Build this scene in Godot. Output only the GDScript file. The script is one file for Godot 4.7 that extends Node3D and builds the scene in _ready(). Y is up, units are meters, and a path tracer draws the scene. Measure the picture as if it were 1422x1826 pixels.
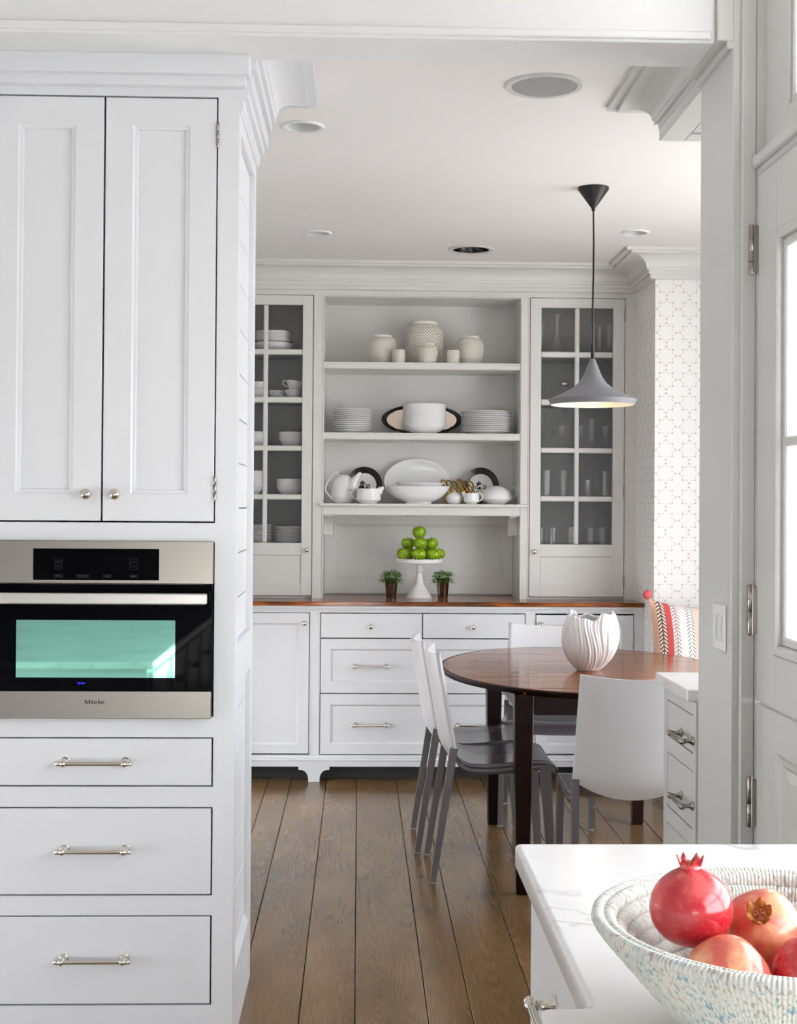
extends Node3D

const H := 1.407            # eye height
const CEIL := 2.664         # dining ceiling
const WORDS := ["lowest", "second lowest", "third from the bottom", "fourth from the bottom", "fifth from the bottom", "sixth from the bottom", "seventh from the bottom", "eighth from the bottom", "ninth from the bottom", "tenth from the bottom", "eleventh from the bottom", "twelfth from the bottom"]
var M := {}
var rng := RandomNumberGenerator.new()


class MB extends RefCounted:
	var st := SurfaceTool.new()
	var xf := Transform3D.IDENTITY
	var group := 1
	var flip := false
	var uvs := Vector2.ONE
	var count := 0

	func _init() -> void:
		st.begin(Mesh.PRIMITIVE_TRIANGLES)

	func smooth() -> void:
		group += 1
		st.set_smooth_group(group)

	func flat() -> void:
		st.set_smooth_group(-1)

	func tri(a: Vector3, b: Vector3, c: Vector3, ua := Vector2.ZERO, ub := Vector2.ZERO, uc := Vector2.ZERO) -> void:
		if flip:
			var t = b; b = c; c = t
			var ut = ub; ub = uc; uc = ut
		if a.is_equal_approx(b) or b.is_equal_approx(c) or a.is_equal_approx(c):
			return
		st.set_uv(ua); st.add_vertex(xf * a)
		st.set_uv(ub); st.add_vertex(xf * b)
		st.set_uv(uc); st.add_vertex(xf * c)
		count += 1

	func quad(a: Vector3, b: Vector3, c: Vector3, d: Vector3, ua := Vector2(0, 0), ub := Vector2(0, 1), uc := Vector2(1, 1), ud := Vector2(1, 0)) -> void:
		tri(a, b, c, ua, ub, uc)
		tri(a, c, d, ua, uc, ud)

	# convex polygon turned away from a centre
	func face(p: Array, centre: Vector3) -> void:
		var n: Vector3 = (p[0] - p[2]).cross(p[0] - p[1])
		var mid := Vector3.ZERO
		for q in p: mid += q
		mid /= p.size()
		var q: Array = p.duplicate()
		if n.dot(mid - centre) < 0.0:
			q.reverse()
		for i in range(1, q.size() - 1):
			tri(q[0], q[i], q[i + 1])

	# chamfered box; d is depth away from the camera (z = -d)
	func box(x0: float, x1: float, y0: float, y1: float, d0: float, d1: float, b := 0.0) -> void:
		boxz(x0, x1, y0, y1, -d1, -d0, b)

	func boxz(x0: float, x1: float, y0: float, y1: float, z0: float, z1: float, b := 0.0) -> void:
		flat()
		var lo := Vector3(x0, y0, z0)
		var hi := Vector3(x1, y1, z1)
		var c := (lo + hi) / 2.0
		b = minf(b, minf(x1 - x0, minf(y1 - y0, z1 - z0)) * 0.45)
		var pt := func(s: Vector3, axis: int) -> Vector3:
			var p := Vector3.ZERO
			for k in 3:
				p[k] = hi[k] if s[k] > 0 else lo[k]
				if k != axis: p[k] -= s[k] * b
			return p
		for ax in 3:
			var u := (ax + 1) % 3
			var v := (ax + 2) % 3
			for s: float in [-1.0, 1.0]:
				var ring := []
				for q in [[-1, -1], [1, -1], [1, 1], [-1, 1]]:
					var sg := Vector3.ZERO
					sg[ax] = s; sg[u] = q[0]; sg[v] = q[1]
					ring.append(pt.call(sg, ax))
				face(ring, c)
		if b <= 0.0: return
		for ax in 3:
			var u := (ax + 1) % 3
			var v := (ax + 2) % 3
			for su: float in [-1.0, 1.0]:
				for sv: float in [-1.0, 1.0]:
					var a := Vector3.ZERO
					a[u] = su; a[v] = sv
					var e := a
					a[ax] = -1; e[ax] = 1
					face([pt.call(a, u), pt.call(a, v), pt.call(e, v), pt.call(e, u)], c)
		for sx: float in [-1.0, 1.0]:
			for sy: float in [-1.0, 1.0]:
				for sz: float in [-1.0, 1.0]:
					var s := Vector3(sx, sy, sz)
					face([pt.call(s, 0), pt.call(s, 1), pt.call(s, 2)], c)

	# turned shape about y: profile of (radius, height), walked so that the outside is met going up
	func lathe(prof: Array, seg := 32, at := Vector3.ZERO, sharp := 38.0, sx := 1.0, sz := 1.0) -> void:
		var length := 0.0
		smooth()
		for j in prof.size() - 1:
			var a: Vector2 = prof[j]
			var b: Vector2 = prof[j + 1]
			if j > 0:
				var was: Vector2 = a - prof[j - 1]
				if absf(was.angle_to(b - a)) > deg_to_rad(sharp): smooth()
			var nl := length + a.distance_to(b)
			for i in seg:
				var t0 := TAU * i / seg
				var t1 := TAU * (i + 1) / seg
				var p := Vector3(a.x * cos(t0) * sx, a.y, a.x * sin(t0) * sz) + at
				var q := Vector3(a.x * cos(t1) * sx, a.y, a.x * sin(t1) * sz) + at
				if i == seg - 1: q = Vector3(a.x * sx, a.y, 0) + at
				var r := Vector3(b.x * cos(t1) * sx, b.y, b.x * sin(t1) * sz) + at
				if i == seg - 1: r = Vector3(b.x * sx, b.y, 0) + at
				var s := Vector3(b.x * cos(t0) * sx, b.y, b.x * sin(t0) * sz) + at
				quad(p, q, r, s, Vector2(float(i) / seg, length), Vector2(float(i + 1) / seg, length), Vector2(float(i + 1) / seg, nl), Vector2(float(i) / seg, nl))
			length = nl

	# rows of points joined into one smooth skin
	func grid(rows: Array, closed := false) -> void:
		smooth()
		var nr := rows.size()
		var nc: int = rows[0].size()
		for j in nr - 1:
			for i in (nc if closed else nc - 1):
				var k := (i + 1) % nc
				var u0 := float(i) / (nc if closed else nc - 1)
				var u1 := float(i + 1) / (nc if closed else nc - 1)
				var v0 := float(j) / (nr - 1)
				var v1 := float(j + 1) / (nr - 1)
				quad(rows[j][i], rows[j][k], rows[j + 1][k], rows[j + 1][i], Vector2(u0, v0), Vector2(u1, v0), Vector2(u1, v1), Vector2(u0, v1))

	# round bar through points
	func tube(pts: Array, r, seg := 8, caps := true) -> void:
		smooth()
		var n := pts.size()
		var rows := []
		var up := Vector3.UP
		var first: Vector3 = (pts[1] - pts[0]).normalized()
		if absf(first.dot(up)) > 0.9: up = Vector3.RIGHT
		for i in n:
			var t: Vector3 = (pts[mini(i + 1, n - 1)] - pts[maxi(i - 1, 0)]).normalized()
			var side := t.cross(up).normalized()
			up = side.cross(t).normalized()
			var row := []
			var rr: float = r[i] if r is Array else r
			for k in seg:
				var a := TAU * k / seg
				row.append(pts[i] + (side * cos(a) + up * sin(a)) * rr)
			rows.append(row)
		grid(rows, true)
		if caps:
			flat()
			for e in [0, n - 1]:
				for k in range(1, seg - 1):
					var a: Vector3 = rows[e][0]; var b: Vector3 = rows[e][k]; var c: Vector3 = rows[e][k + 1]
					if e == 0: tri(a, c, b)
					else: tri(a, b, c)

	func ball(c: Vector3, r: float, seg := 14) -> void:
		var prof := []
		var n := maxi(4, seg / 2)
		for i in n + 1:
			var a := -PI / 2 + PI * i / n
			prof.append(Vector2(maxf(0.0, cos(a) * r), sin(a) * r))
		lathe(prof, seg, c, 90.0)

	# flat outline (x, y) given thickness along z, from z0 (back) to z1 (front)
	func prism(poly: Array, z0: float, z1: float) -> void:
		flat()
		var p := PackedVector2Array(poly)
		if not Geometry2D.is_polygon_clockwise(p): p.reverse()
		var ids := Geometry2D.triangulate_polygon(p)
		for k in range(0, ids.size(), 3):
			var a := p[ids[k]]; var b := p[ids[k + 1]]; var c := p[ids[k + 2]]
			if (b - a).cross(c - a) > 0:
				var t = b; b = c; c = t
			tri(Vector3(a.x, a.y, z1), Vector3(b.x, b.y, z1), Vector3(c.x, c.y, z1), a, b, c)
			tri(Vector3(a.x, a.y, z0), Vector3(c.x, c.y, z0), Vector3(b.x, b.y, z0), a, c, b)
		for i in p.size():
			var a := p[i]; var b := p[(i + 1) % p.size()]
			quad(Vector3(a.x, a.y, z1), Vector3(a.x, a.y, z0), Vector3(b.x, b.y, z0), Vector3(b.x, b.y, z1))

	# front slab facing +z with a stepped recess: steps of (inset, depth behind the face)
	func slab(x0: float, x1: float, y0: float, y1: float, zf: float, th: float, rects := [], steps := [], b := 0.0012) -> void:
		if rects.is_empty():
			boxz(x0 + 0.0007, x1 - 0.0007, y0 + 0.0007, y1 - 0.0007, zf - th, zf, b)
			return
		flat()
		var r: Array = rects
		x0 += 0.0007; x1 -= 0.0007; y0 += 0.0007; y1 -= 0.0007
		var ring := func(a: Array, za: float, c: Array, zc: float) -> void:
			var A := [Vector3(a[0], a[2], za), Vector3(a[1], a[2], za), Vector3(a[1], a[3], za), Vector3(a[0], a[3], za)]
			var C := [Vector3(c[0], c[2], zc), Vector3(c[1], c[2], zc), Vector3(c[1], c[3], zc), Vector3(c[0], c[3], zc)]
			for i in 4:
				var k := (i + 1) % 4
				quad(A[i], C[i], C[k], A[k])
		var o := [x0, x1, y0, y1]
		ring.call(o, zf - th, o, zf - b)
		var ib := [x0 + b, x1 - b, y0 + b, y1 - b]
		ring.call(o, zf - b, ib, zf)
		var last := r
		var lz := zf
		ring.call(ib, zf, r, zf)
		for s in steps:
			var n := [r[0] + s[0], r[1] - s[0], r[2] + s[0], r[3] - s[0]]
			ring.call(last, lz, n, zf - s[1])
			last = n; lz = zf - s[1]
		quad(Vector3(last[0], last[2], lz), Vector3(last[0], last[3], lz), Vector3(last[1], last[3], lz), Vector3(last[1], last[2], lz))
		quad(Vector3(x0, y0, zf - th), Vector3(x1, y0, zf - th), Vector3(x1, y1, zf - th), Vector3(x0, y1, zf - th))

	# moulding of profile (projection, height) led along a plan path of (x, d), mitred; room lies to the left of the path when left is true
	func mould(prof: Array, path: Array, left := true) -> void:
		var n := path.size()
		var offs := []
		for i in n:
			var d0: Vector2 = (path[i] - path[maxi(i - 1, 0)])
			var d1: Vector2 = (path[mini(i + 1, n - 1)] - path[i])
			if i == 0: d0 = d1
			if i == n - 1: d1 = d0
			d0 = d0.normalized(); d1 = d1.normalized()
			var n0 := Vector2(-d0.y, d0.x) * (1.0 if left else -1.0)
			var n1 := Vector2(-d1.y, d1.x) * (1.0 if left else -1.0)
			var m := (n0 + n1).normalized()
			offs.append(m / maxf(0.2, m.dot(n0)))
		flat()
		for i in n - 1:
			var prev := Vector2.ZERO
			for j in prof.size():
				var a: Vector2 = prof[j]
				var b: Vector2 = prof[(j + 1) % prof.size()]
				if j == prof.size() - 1 and false: break
				var pts := []
				for q in [[i, a], [i, b], [i + 1, b], [i + 1, a]]:
					var w: Vector2 = path[q[0]] + offs[q[0]] * q[1].x
					pts.append(Vector3(w.x, q[1].y, -w.y))
				if left: quad(pts[0], pts[3], pts[2], pts[1])
				else: quad(pts[0], pts[1], pts[2], pts[3])
		for e in [0, n - 1]:
			var poly := PackedVector2Array(prof)
			var ids := Geometry2D.triangulate_polygon(poly)
			for k in range(0, ids.size(), 3):
				var t := []
				for q in 3:
					var s := poly[ids[k + q]]
					var w: Vector2 = path[e] + offs[e] * s.x
					t.append(Vector3(w.x, s.y, -w.y))
				if (e == 0) == left: tri(t[0], t[1], t[2])
				else: tri(t[0], t[2], t[1])


func V(x: float, y: float, d: float) -> Vector3:
	return Vector3(x, y, -d)


func place_of(o: Node) -> Vector3:
	var p := Vector3.ZERO
	while o != self and o is Node3D:
		p += o.position
		o = o.get_parent()
	return p


func obj(called: String, mb: MB, mat: Material, parent: Node = null, label := "") -> MeshInstance3D:
	if parent == null: parent = self
	var o := MeshInstance3D.new()
	o.name = called
	mb.st.generate_normals()
	var m := mb.st.commit()
	var off := place_of(parent)
	if off != Vector3.ZERO:
		var arr := m.surface_get_arrays(0)
		var v: PackedVector3Array = arr[Mesh.ARRAY_VERTEX]
		for i in v.size(): v[i] -= off
		arr[Mesh.ARRAY_VERTEX] = v
		m = ArrayMesh.new()
		m.add_surface_from_arrays(Mesh.PRIMITIVE_TRIANGLES, arr)
	o.mesh = m
	o.material_override = mat
	parent.add_child(o, true)
	if label: o.set_meta("label", label)
	return o


func struct(called: String, mb: MB, mat: Material, label: String, parent: Node = null) -> MeshInstance3D:
	var o := obj(called, mb, mat, parent)
	if parent == null:
		o.set_meta("kind", "structure")
		o.set_meta("label", label)
		o.set_meta("category", called.split("_")[0])
	return o


func thing(called: String, label: String, category: String, at: Vector3, group := "") -> Node3D:
	var o := Node3D.new()
	o.name = called
	add_child(o, true)
	o.position = at
	tag(o, label, category, group)
	return o


func tag(o: Node, label: String, category: String, group := "") -> Node:
	o.set_meta("label", label)
	o.set_meta("category", category)
	if group: o.set_meta("group", group)
	return o


func dup(o: Node3D, at: Vector3, turn: float, label: String) -> Node3D:
	var c := o.duplicate()
	c.name = str(o.name).rstrip("0123456789")
	add_child(c, true)
	c.position = at
	c.rotation.y = turn
	c.set_meta("label", label)
	return c


# the face of the world that +z of a builder looks to: turned so that a front faces -x
func facing_left(x: float) -> Transform3D:
	# local x -> depth d reversed (world z), local z -> -x
	return Transform3D(Basis(Vector3(0, 0, 1), Vector3(0, 1, 0), Vector3(-1, 0, 0)), Vector3(x, 0, 0))


func mat(color: Color, rough: float, metal := 0.0, spec := 0.5) -> StandardMaterial3D:
	var m := StandardMaterial3D.new()
	m.albedo_color = color
	m.roughness = rough
	m.metallic = metal
	m.metallic_specular = spec
	return m


func noise(seed_: int, freq: float, oct := 4, kind := FastNoiseLite.TYPE_SIMPLEX_SMOOTH) -> FastNoiseLite:
	var n := FastNoiseLite.new()
	n.seed = seed_
	n.noise_type = kind
	n.frequency = freq
	n.fractal_octaves = oct
	return n


func field(w: int, h: int, seed_: int, freq: float, oct := 4, sx := 1, sy := 1) -> PackedByteArray:
	var im := noise(seed_, freq, oct).get_seamless_image(w / sx, h / sy)
	im.convert(Image.FORMAT_L8)
	if sx > 1 or sy > 1: im.resize(w, h, Image.INTERPOLATE_CUBIC)
	return im.get_data()


func tex(w: int, h: int, data: PackedByteArray) -> ImageTexture:
	return ImageTexture.create_from_image(Image.create_from_data(w, h, false, Image.FORMAT_RGB8, data))


func put3(d: PackedByteArray, i: int, c: Color) -> void:
	d[i * 3] = clampi(int(c.r * 255.0), 0, 255)
	d[i * 3 + 1] = clampi(int(c.g * 255.0), 0, 255)
	d[i * 3 + 2] = clampi(int(c.b * 255.0), 0, 255)


func make_materials() -> void:
	M.paint = mat(Color(0.90, 0.905, 0.91), 0.38)
	M.cabinet = mat(Color(0.88, 0.885, 0.90), 0.30)
	M.hutch = mat(Color(0.862, 0.857, 0.845), 0.34)  # same paint as the cabinet, warmed and dimmed for the upper dresser's shade
	M.inside = mat(Color(0.80, 0.80, 0.79), 0.5)
	M.trim = mat(Color(0.82, 0.82, 0.81), 0.34)
	M.ceiling = mat(Color(0.92, 0.91, 0.905), 0.8)
	M.chrome = mat(Color(0.86, 0.84, 0.80), 0.10, 1.0)
	M.nickel = mat(Color(0.62, 0.60, 0.57), 0.24, 1.0)
	M.silver = mat(Color(0.93, 0.87, 0.82), 0.22, 1.0)
	M.gold = mat(Color(0.80, 0.62, 0.26), 0.28, 1.0)
	M.black_metal = mat(Color(0.02, 0.02, 0.02), 0.45)
	M.black = mat(Color(0.015, 0.015, 0.018), 0.25)
	M.porcelain = mat(Color(0.93, 0.93, 0.93), 0.12)
	M.matte_white = mat(Color(0.93, 0.92, 0.92), 0.55)
	M.cream = mat(Color(0.90, 0.88, 0.84), 0.45)
	M.chair_white = mat(Color(0.90, 0.90, 0.915), 0.32)
	M.chair_seat = mat(Color(0.43, 0.415, 0.44), 0.20)
	M.chair_leg = mat(Color(0.42, 0.40, 0.41), 0.36, 0.35)
	M.shade_grey = mat(Color(0.50, 0.50, 0.52), 0.55)
	M.beaten = mat(Color(0.95, 0.93, 0.88), 0.35, 0.6)
	M.bulb = mat(Color(0.95, 0.93, 0.88), 0.4)
	M.bulb.emission_enabled = true
	M.bulb.emission = Color(1.0, 0.93, 0.82)
	M.bulb.emission_energy_multiplier = 0.25
	M.steel = mat(Color(0.58, 0.56, 0.535), 0.28, 1.0)
	M.steel.anisotropy_enabled = true
	M.steel.anisotropy = 0.6
	M.pale_steel = mat(Color(0.86, 0.85, 0.83), 0.32, 0.75)
	M.oven_glass = mat(Color(0.012, 0.012, 0.02), 0.03, 0.0, 0.22)
	M.cupboard = mat(Color(0.52, 0.52, 0.52), 0.5)  # dresser paint greyed to carry the shade inside the glazed cupboards
	M.oven_window = mat(Color(0.70, 1.0, 0.91), 0.03, 1.0)
	M.grille = mat(Color(0.62, 0.61, 0.61), 0.8)
	M.leaf = mat(Color(0.40, 0.62, 0.12), 0.5)
	M.leaf.backlight_enabled = true
	M.leaf.backlight = Color(0.10, 0.2, 0.02)
	M.leaf2 = mat(Color(0.24, 0.46, 0.07), 0.5)
	M.soil = mat(Color(0.08, 0.05, 0.03), 0.95)
	M.pot = mat(Color(0.52, 0.48, 0.46), 0.16, 1.0)
	M.stem = mat(Color(0.25, 0.2, 0.08), 0.7)
	M.pom = mat(Color(0.90, 0.42, 0.42), 0.9)
	M.linen = mat(Color(0.93, 0.91, 0.88), 0.9)
	M.curtain = mat(Color(0.88, 0.89, 0.92), 0.9)
	M.curtain.backlight_enabled = true
	M.curtain.backlight = Color(0.5, 0.5, 0.5)
	M.switch = mat(Color(0.93, 0.93, 0.93), 0.3)
	M.calyx = mat(Color(0.72, 0.45, 0.20), 0.7)
	M.dark_wood = mat(Color(0.12, 0.035, 0.018), 0.30, 0.0, 0.35)
	M.print_ink = mat(Color(0.26, 0.27, 0.28), 0.5)
	M.kick = mat(Color(0.22, 0.22, 0.23), 0.6)  # dark colour carries the shade of the recess under the plinth
	M.print_dark = mat(Color(0.03, 0.03, 0.03), 0.5)
	M.led = mat(Color(0.05, 0.05, 0.3), 0.5)
	M.led.emission_enabled = true
	M.led.emission = Color(0.15, 0.15, 1.0)
	M.led.emission_energy_multiplier = 0.25
	M.glass = mat(Color(1, 1, 1, 0.02), 0.0)
	M.glass.transparency = BaseMaterial3D.TRANSPARENCY_ALPHA
	M.crystal = mat(Color(0.95, 0.97, 1, 0.0), 0.0)
	M.crystal.transparency = BaseMaterial3D.TRANSPARENCY_ALPHA

	# oak boards: contour grain stretched along the board
	var w := 1024
	var h := 2048
	var a := field(w, h, 11, 0.0075, 2, 1, 16)
	var b := field(w, h, 12, 0.30, 2, 1, 32)
	var c := field(w, h, 13, 0.004, 3, 1, 2)
	var d := PackedByteArray()
	d.resize(w * h * 3)
	var knots := []
	for k in 5: knots.append(Vector3(rng.randf_range(60, 960), rng.randf_range(100, 1950), rng.randf_range(0.6, 1.6)))
	for i in w * h:
		var g := a[i] * 0.11 + (b[i] - 128) * 0.0012
		g = g - floorf(g)
		g = pow(absf(g - 0.35) * 1.5, 0.8)
		var t := 0.36 + 0.20 * g + (b[i] - 128) * 0.0010 + (c[i] - 128) * 0.0014
		t = clampf(t, 0.0, 1.0)
		var x := i % w
		var y := i / w
		for kn in knots:
			var dx: float = (x - kn.x) / (6.0 * kn.z)
			var dy: float = (y - kn.y) / (9.0 * kn.z)
			var dd := dx * dx + dy * dy
			if dd < 30.0: t -= 0.35 * exp(-dd) + 0.05 * exp(-dd * 0.14) * sin(sqrt(dd) * 4.0)
		t = clampf(t, 0.0, 1.0)
		d[i * 3] = int(92 + 108 * t)
		d[i * 3 + 1] = int(71 + 92 * t)
		d[i * 3 + 2] = int(46 + 74 * t)
	M.oak_tex = tex(w, h, d)
	M.oak = []
	for k in 5:
		var m := mat([Color(0.82, 0.81, 0.80), Color(0.85, 0.83, 0.80), Color(0.79, 0.77, 0.75), Color(0.87, 0.84, 0.80), Color(0.82, 0.79, 0.76)][k], 0.21)
		m.albedo_texture = M.oak_tex
		M.oak.append(m)

	# mahogany: fine streaks along x
	w = 1024; h = 512
	a = field(w, h, 21, 0.05, 4, 16, 1)
	b = field(w, h, 22, 0.25, 2, 32, 1)
	d = PackedByteArray()
	d.resize(w * h * 3)
	for i in w * h:
		var t := clampf(0.5 + (a[i] - 128) * 0.008 + (b[i] - 128) * 0.006, 0.0, 1.0)
		d[i * 3] = int(72 + 110 * t)
		d[i * 3 + 1] = int(36 + 66 * t)
		d[i * 3 + 2] = int(10 + 31 * t)
	M.mahogany = mat(Color(1, 1, 1), 0.08)
	M.mahogany.albedo_texture = tex(w, h, d)
	var bim := Image.create_from_data(w, h, false, Image.FORMAT_L8, b)
	bim.convert(Image.FORMAT_RGBA8)
	bim.bump_map_to_normal_map(1.0)
	M.mahogany.normal_enabled = true
	M.mahogany.normal_texture = ImageTexture.create_from_image(bim)
	M.mahogany.normal_scale = 0.22
	M.mahogany.uv1_triplanar = true
	M.mahogany.uv1_world_triplanar = true
	M.mahogany.uv1_scale = Vector3(0.8, 1.6, 1.6)

	# marble: soft clouds and a few drifting veins
	w = 1024; h = 1024
	a = field(w, h, 31, 0.0030, 3)
	b = field(w, h, 32, 0.0055, 4)
	c = field(w, h, 33, 0.003, 4)
	d = PackedByteArray()
	d.resize(w * h * 3)
	for i in w * h:
		var v1 := 1.0 - clampf(absf(a[i] + (b[i] - 128.0) * 0.25 - 128.0) / 13.0, 0.0, 1.0)
		var v2 := 1.0 - clampf(absf(b[i] - 112.0) / 7.0, 0.0, 1.0)
		var cl := clampf((c[i] - 96.0) / 110.0, 0.0, 1.0)
		var t := 246.0 - 44.0 * v1 * v1 * cl - 22.0 * v2 * clampf(cl * 3.0 - 1.2, 0.0, 1.0) - 7.0 * cl
		d[i * 3] = int(t)
		d[i * 3 + 1] = int(t)
		d[i * 3 + 2] = int(t + 2)
	M.marble = mat(Color(0.985, 0.98, 0.975), 0.16)
	M.marble.albedo_texture = tex(w, h, d)
	M.marble.uv1_triplanar = true
	M.marble.uv1_world_triplanar = true
	M.marble.uv1_scale = Vector3(0.8, 0.8, 0.8)
	M.marble.uv1_offset = Vector3(0.13, 0.3, 0.41)

	# wallpaper: a lattice of leafy eight-pointed rings, one per tile
	w = 256; h = 256
	d = PackedByteArray()
	d.resize(w * h * 3)
	for y in h:
		for x in w:
			var p := Vector2(x - 128, y - 128) / 128.0
			var r := p.length()
			var th := fposmod(p.angle(), PI / 4) / (PI / 4)
			var oct := int(fposmod(p.angle() + PI / 8, TAU) / (PI / 4)) % 2
			var near := absf(th - 0.5) * 2.0            # 1 at a point, 0 between points
			var tip: float = 0.90 if oct == 0 else 0.82
			var rad := lerpf(0.60, tip, pow(near, 1.9))
			var dist := absf(r - rad)
			var wide: float = 0.040 + 0.026 * sin(near * PI)
			var col := Color(0.955, 0.95, 0.945)
			var dash := sin(near * 9.0) * 0.5 + 0.5
			if dist < wide and dash > 0.18:
				col = Color(0.925, 0.855, 0.84)
				if near > 0.78 and dash > 0.3: col = Color(0.70, 0.65, 0.64)
			put3(d, y * w + x, col)
	M.wallpaper = mat(Color(1, 1, 1), 0.75)
	M.wallpaper.albedo_texture = tex(w, h, d)

	# woven cushion stripes
	w = 512; h = 256
	d = PackedByteArray()
	d.resize(w * h * 3)
	var bands := [[0.0, 0.045, Color(0.93, 0.74, 0.64)], [0.045, 0.125, Color(0.50, 0.27, 0.23)], [0.125, 0.185, Color(0.83, 0.34, 0.33)], [0.185, 0.26, Color(0.95, 0.93, 0.91)], [0.26, 0.325, Color(0.95, 0.89, 0.88)], [0.325, 0.40, Color(0.95, 0.93, 0.92)], [0.40, 0.475, Color(0.95, 0.84, 0.78)], [0.475, 0.555, Color(0.94, 0.93, 0.91)], [0.555, 0.66, Color(0.90, 0.52, 0.48)], [0.66, 0.74, Color(0.95, 0.93, 0.91)], [0.74, 0.82, Color(0.95, 0.89, 0.88)], [0.82, 0.90, Color(0.50, 0.27, 0.23)], [0.90, 1.01, Color(0.93, 0.74, 0.64)]]
	for y in h:
		for x in w:
			var u := float(x) / w
			var v := float(y) / h
			var col := Color.WHITE
			for q in bands:
				if u >= q[0] and u < q[1]:
					col = q[2]
					var f: float = (u - q[0]) / (q[1] - q[0])
					var k: int = bands.find(q)
					if k == 1 or k == 3 or k == 5 or k == 7 or k == 9 or k == 11:
						# paired plaits: slanting strands, mirrored about the middle of the band
						var s := absf(f - 0.5) * 2.0
						var ph := fposmod(v * 26.0 + s * 1.1, 1.0)
						if s > 0.16 and s < 0.92:
							if k == 1 or k == 11: col = Color(0.95, 0.91, 0.86) if ph < 0.6 else Color(0.34, 0.20, 0.18)
							else: col = Color(0.95, 0.94, 0.92) if ph < 0.66 else Color(0.48, 0.46, 0.46)
						elif s <= 0.16 and k == 3: col = Color(0.84, 0.60, 0.60)
			put3(d, y * w + x, col)
	M.stripes = mat(Color(1, 1, 1), 0.9)
	M.stripes.albedo_texture = tex(w, h, d)

	# coiled basket: wrapped stitches with flecks of blue
	w = 1024; h = 256
	a = field(w, h, 41, 0.012, 3)
	b = field(w, h, 42, 0.10, 2, 1, 2)
	d = PackedByteArray()
	d.resize(w * h * 3)
	var d2 := PackedByteArray()
	d2.resize(w * h * 3)
	var hd := PackedByteArray()
	hd.resize(w * h)
	for i in w * h:
		var x := i % w
		var st := 0.5 + 0.5 * sin(TAU * x / 8.0)
		var col := Color(0.93, 0.92, 0.87)
		var f := ((a[i] - 128) * 0.55 + (b[i] - 128) * 1.2) / 128.0
		if f > 0.46: col = col.lerp(Color(0.50, 0.65, 0.72), clampf((f - 0.46) * 3.0, 0, 0.75))
		elif f > 0.16: col = col.lerp(Color(0.78, 0.85, 0.84), clampf((f - 0.16) * 3.0, 0, 0.6))
		elif f < -0.62: col = col.lerp(Color(0.62, 0.58, 0.52), 0.5)
		col = col.darkened(0.06 * (1.0 - st))
		hd[i] = int(st * 255)
		put3(d, i, col)
		var pale := Color(0.93, 0.925, 0.89).darkened(0.08 * (1.0 - st))
		if f > 0.5: pale = pale.lerp(Color(0.66, 0.75, 0.80), 0.6)
		elif f < -0.55: pale = pale.lerp(Color(0.60, 0.55, 0.55), 0.55)
		put3(d2, i, pale)
	M.basket = mat(Color(1, 1, 1), 0.85)
	M.basket.albedo_texture = tex(w, h, d)
	M.basket.uv1_scale = Vector3(2, 5.0, 1)
	M.basket.heightmap_enabled = true
	M.basket.heightmap_texture = ImageTexture.create_from_image(Image.create_from_data(w, h, false, Image.FORMAT_L8, hd))
	M.basket.heightmap_scale = 0.05

	M.coils = M.basket.duplicate()
	M.coils.albedo_texture = tex(w, h, d2)

	# fruit skins
	w = 256; h = 256
	a = field(w, h, 51, 0.012, 4)
	b = field(w, h, 52, 0.12, 2)
	M.fruit = []
	for k in 2:
		d = PackedByteArray()
		d.resize(w * h * 3)
		for i in w * h:
			var t := clampf(0.5 + (a[i] - 128) / 95.0, 0, 1)
			var col: Color
			if k == 0: col = Color(0.76, 0.15, 0.20).lerp(Color(0.88, 0.36, 0.36), t)
			else: col = Color(0.88, 0.42, 0.36).lerp(Color(0.95, 0.68, 0.52), t)
			if b[i] > 196: col = col.lerp(Color(0.92, 0.62, 0.45), 0.4)
			put3(d, i, col)
		var m := mat(Color(1, 1, 1), 0.17, 0.0, 0.6)
		m.albedo_texture = tex(w, h, d)
		m.uv1_scale = Vector3(1.0, 0.6, 1)
		M.fruit.append(m)
	d = PackedByteArray()
	d.resize(w * h * 3)
	for i in w * h:
		var t := clampf(0.5 + (a[i] - 128) / 110.0, 0, 1)
		var col := Color(0.47, 0.62, 0.05).lerp(Color(0.63, 0.75, 0.14), t)
		if b[i] > 205: col = col.lerp(Color(0.68, 0.76, 0.30), 0.5)
		put3(d, i, col)
	M.apple = mat(Color(1, 1, 1), 0.22)
	M.apple.albedo_texture = tex(w, h, d)
	M.apple.uv1_scale = Vector3(1, 8, 1)

	# pierced pottery: rows of holes cut right through
	var pim := Image.create(64, 64, false, Image.FORMAT_RGBA8)
	for y in 64:
		for x in 64:
			var hole := false
			for q in [Vector2(16, 16), Vector2(48, 48)]:
				if Vector2(x + 0.5, y + 0.5).distance_to(q) < 12.0: hole = true
			pim.set_pixel(x, y, Color(1, 1, 1, 0.0 if hole else 1.0))
	M.pierced = mat(Color(0.90, 0.88, 0.84), 0.45)
	M.pierced.albedo_texture = ImageTexture.create_from_image(pim)
	M.pierced.transparency = BaseMaterial3D.TRANSPARENCY_ALPHA_SCISSOR
	M.pierced.alpha_scissor_threshold = 0.5

	# transfer-printed scene on the black-rimmed plates
	var tim := Image.create(128, 128, false, Image.FORMAT_RGB8)
	tim.fill(Color(0.93, 0.93, 0.93))
	tim.fill_rect(Rect2i(34, 78, 60, 4), Color(0.04, 0.04, 0.04))
	tim.fill_rect(Rect2i(44, 52, 20, 28), Color(0.04, 0.04, 0.04))
	tim.fill_rect(Rect2i(40, 48, 28, 6), Color(0.04, 0.04, 0.04))
	tim.fill_rect(Rect2i(50, 40, 8, 10), Color(0.04, 0.04, 0.04))
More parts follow.
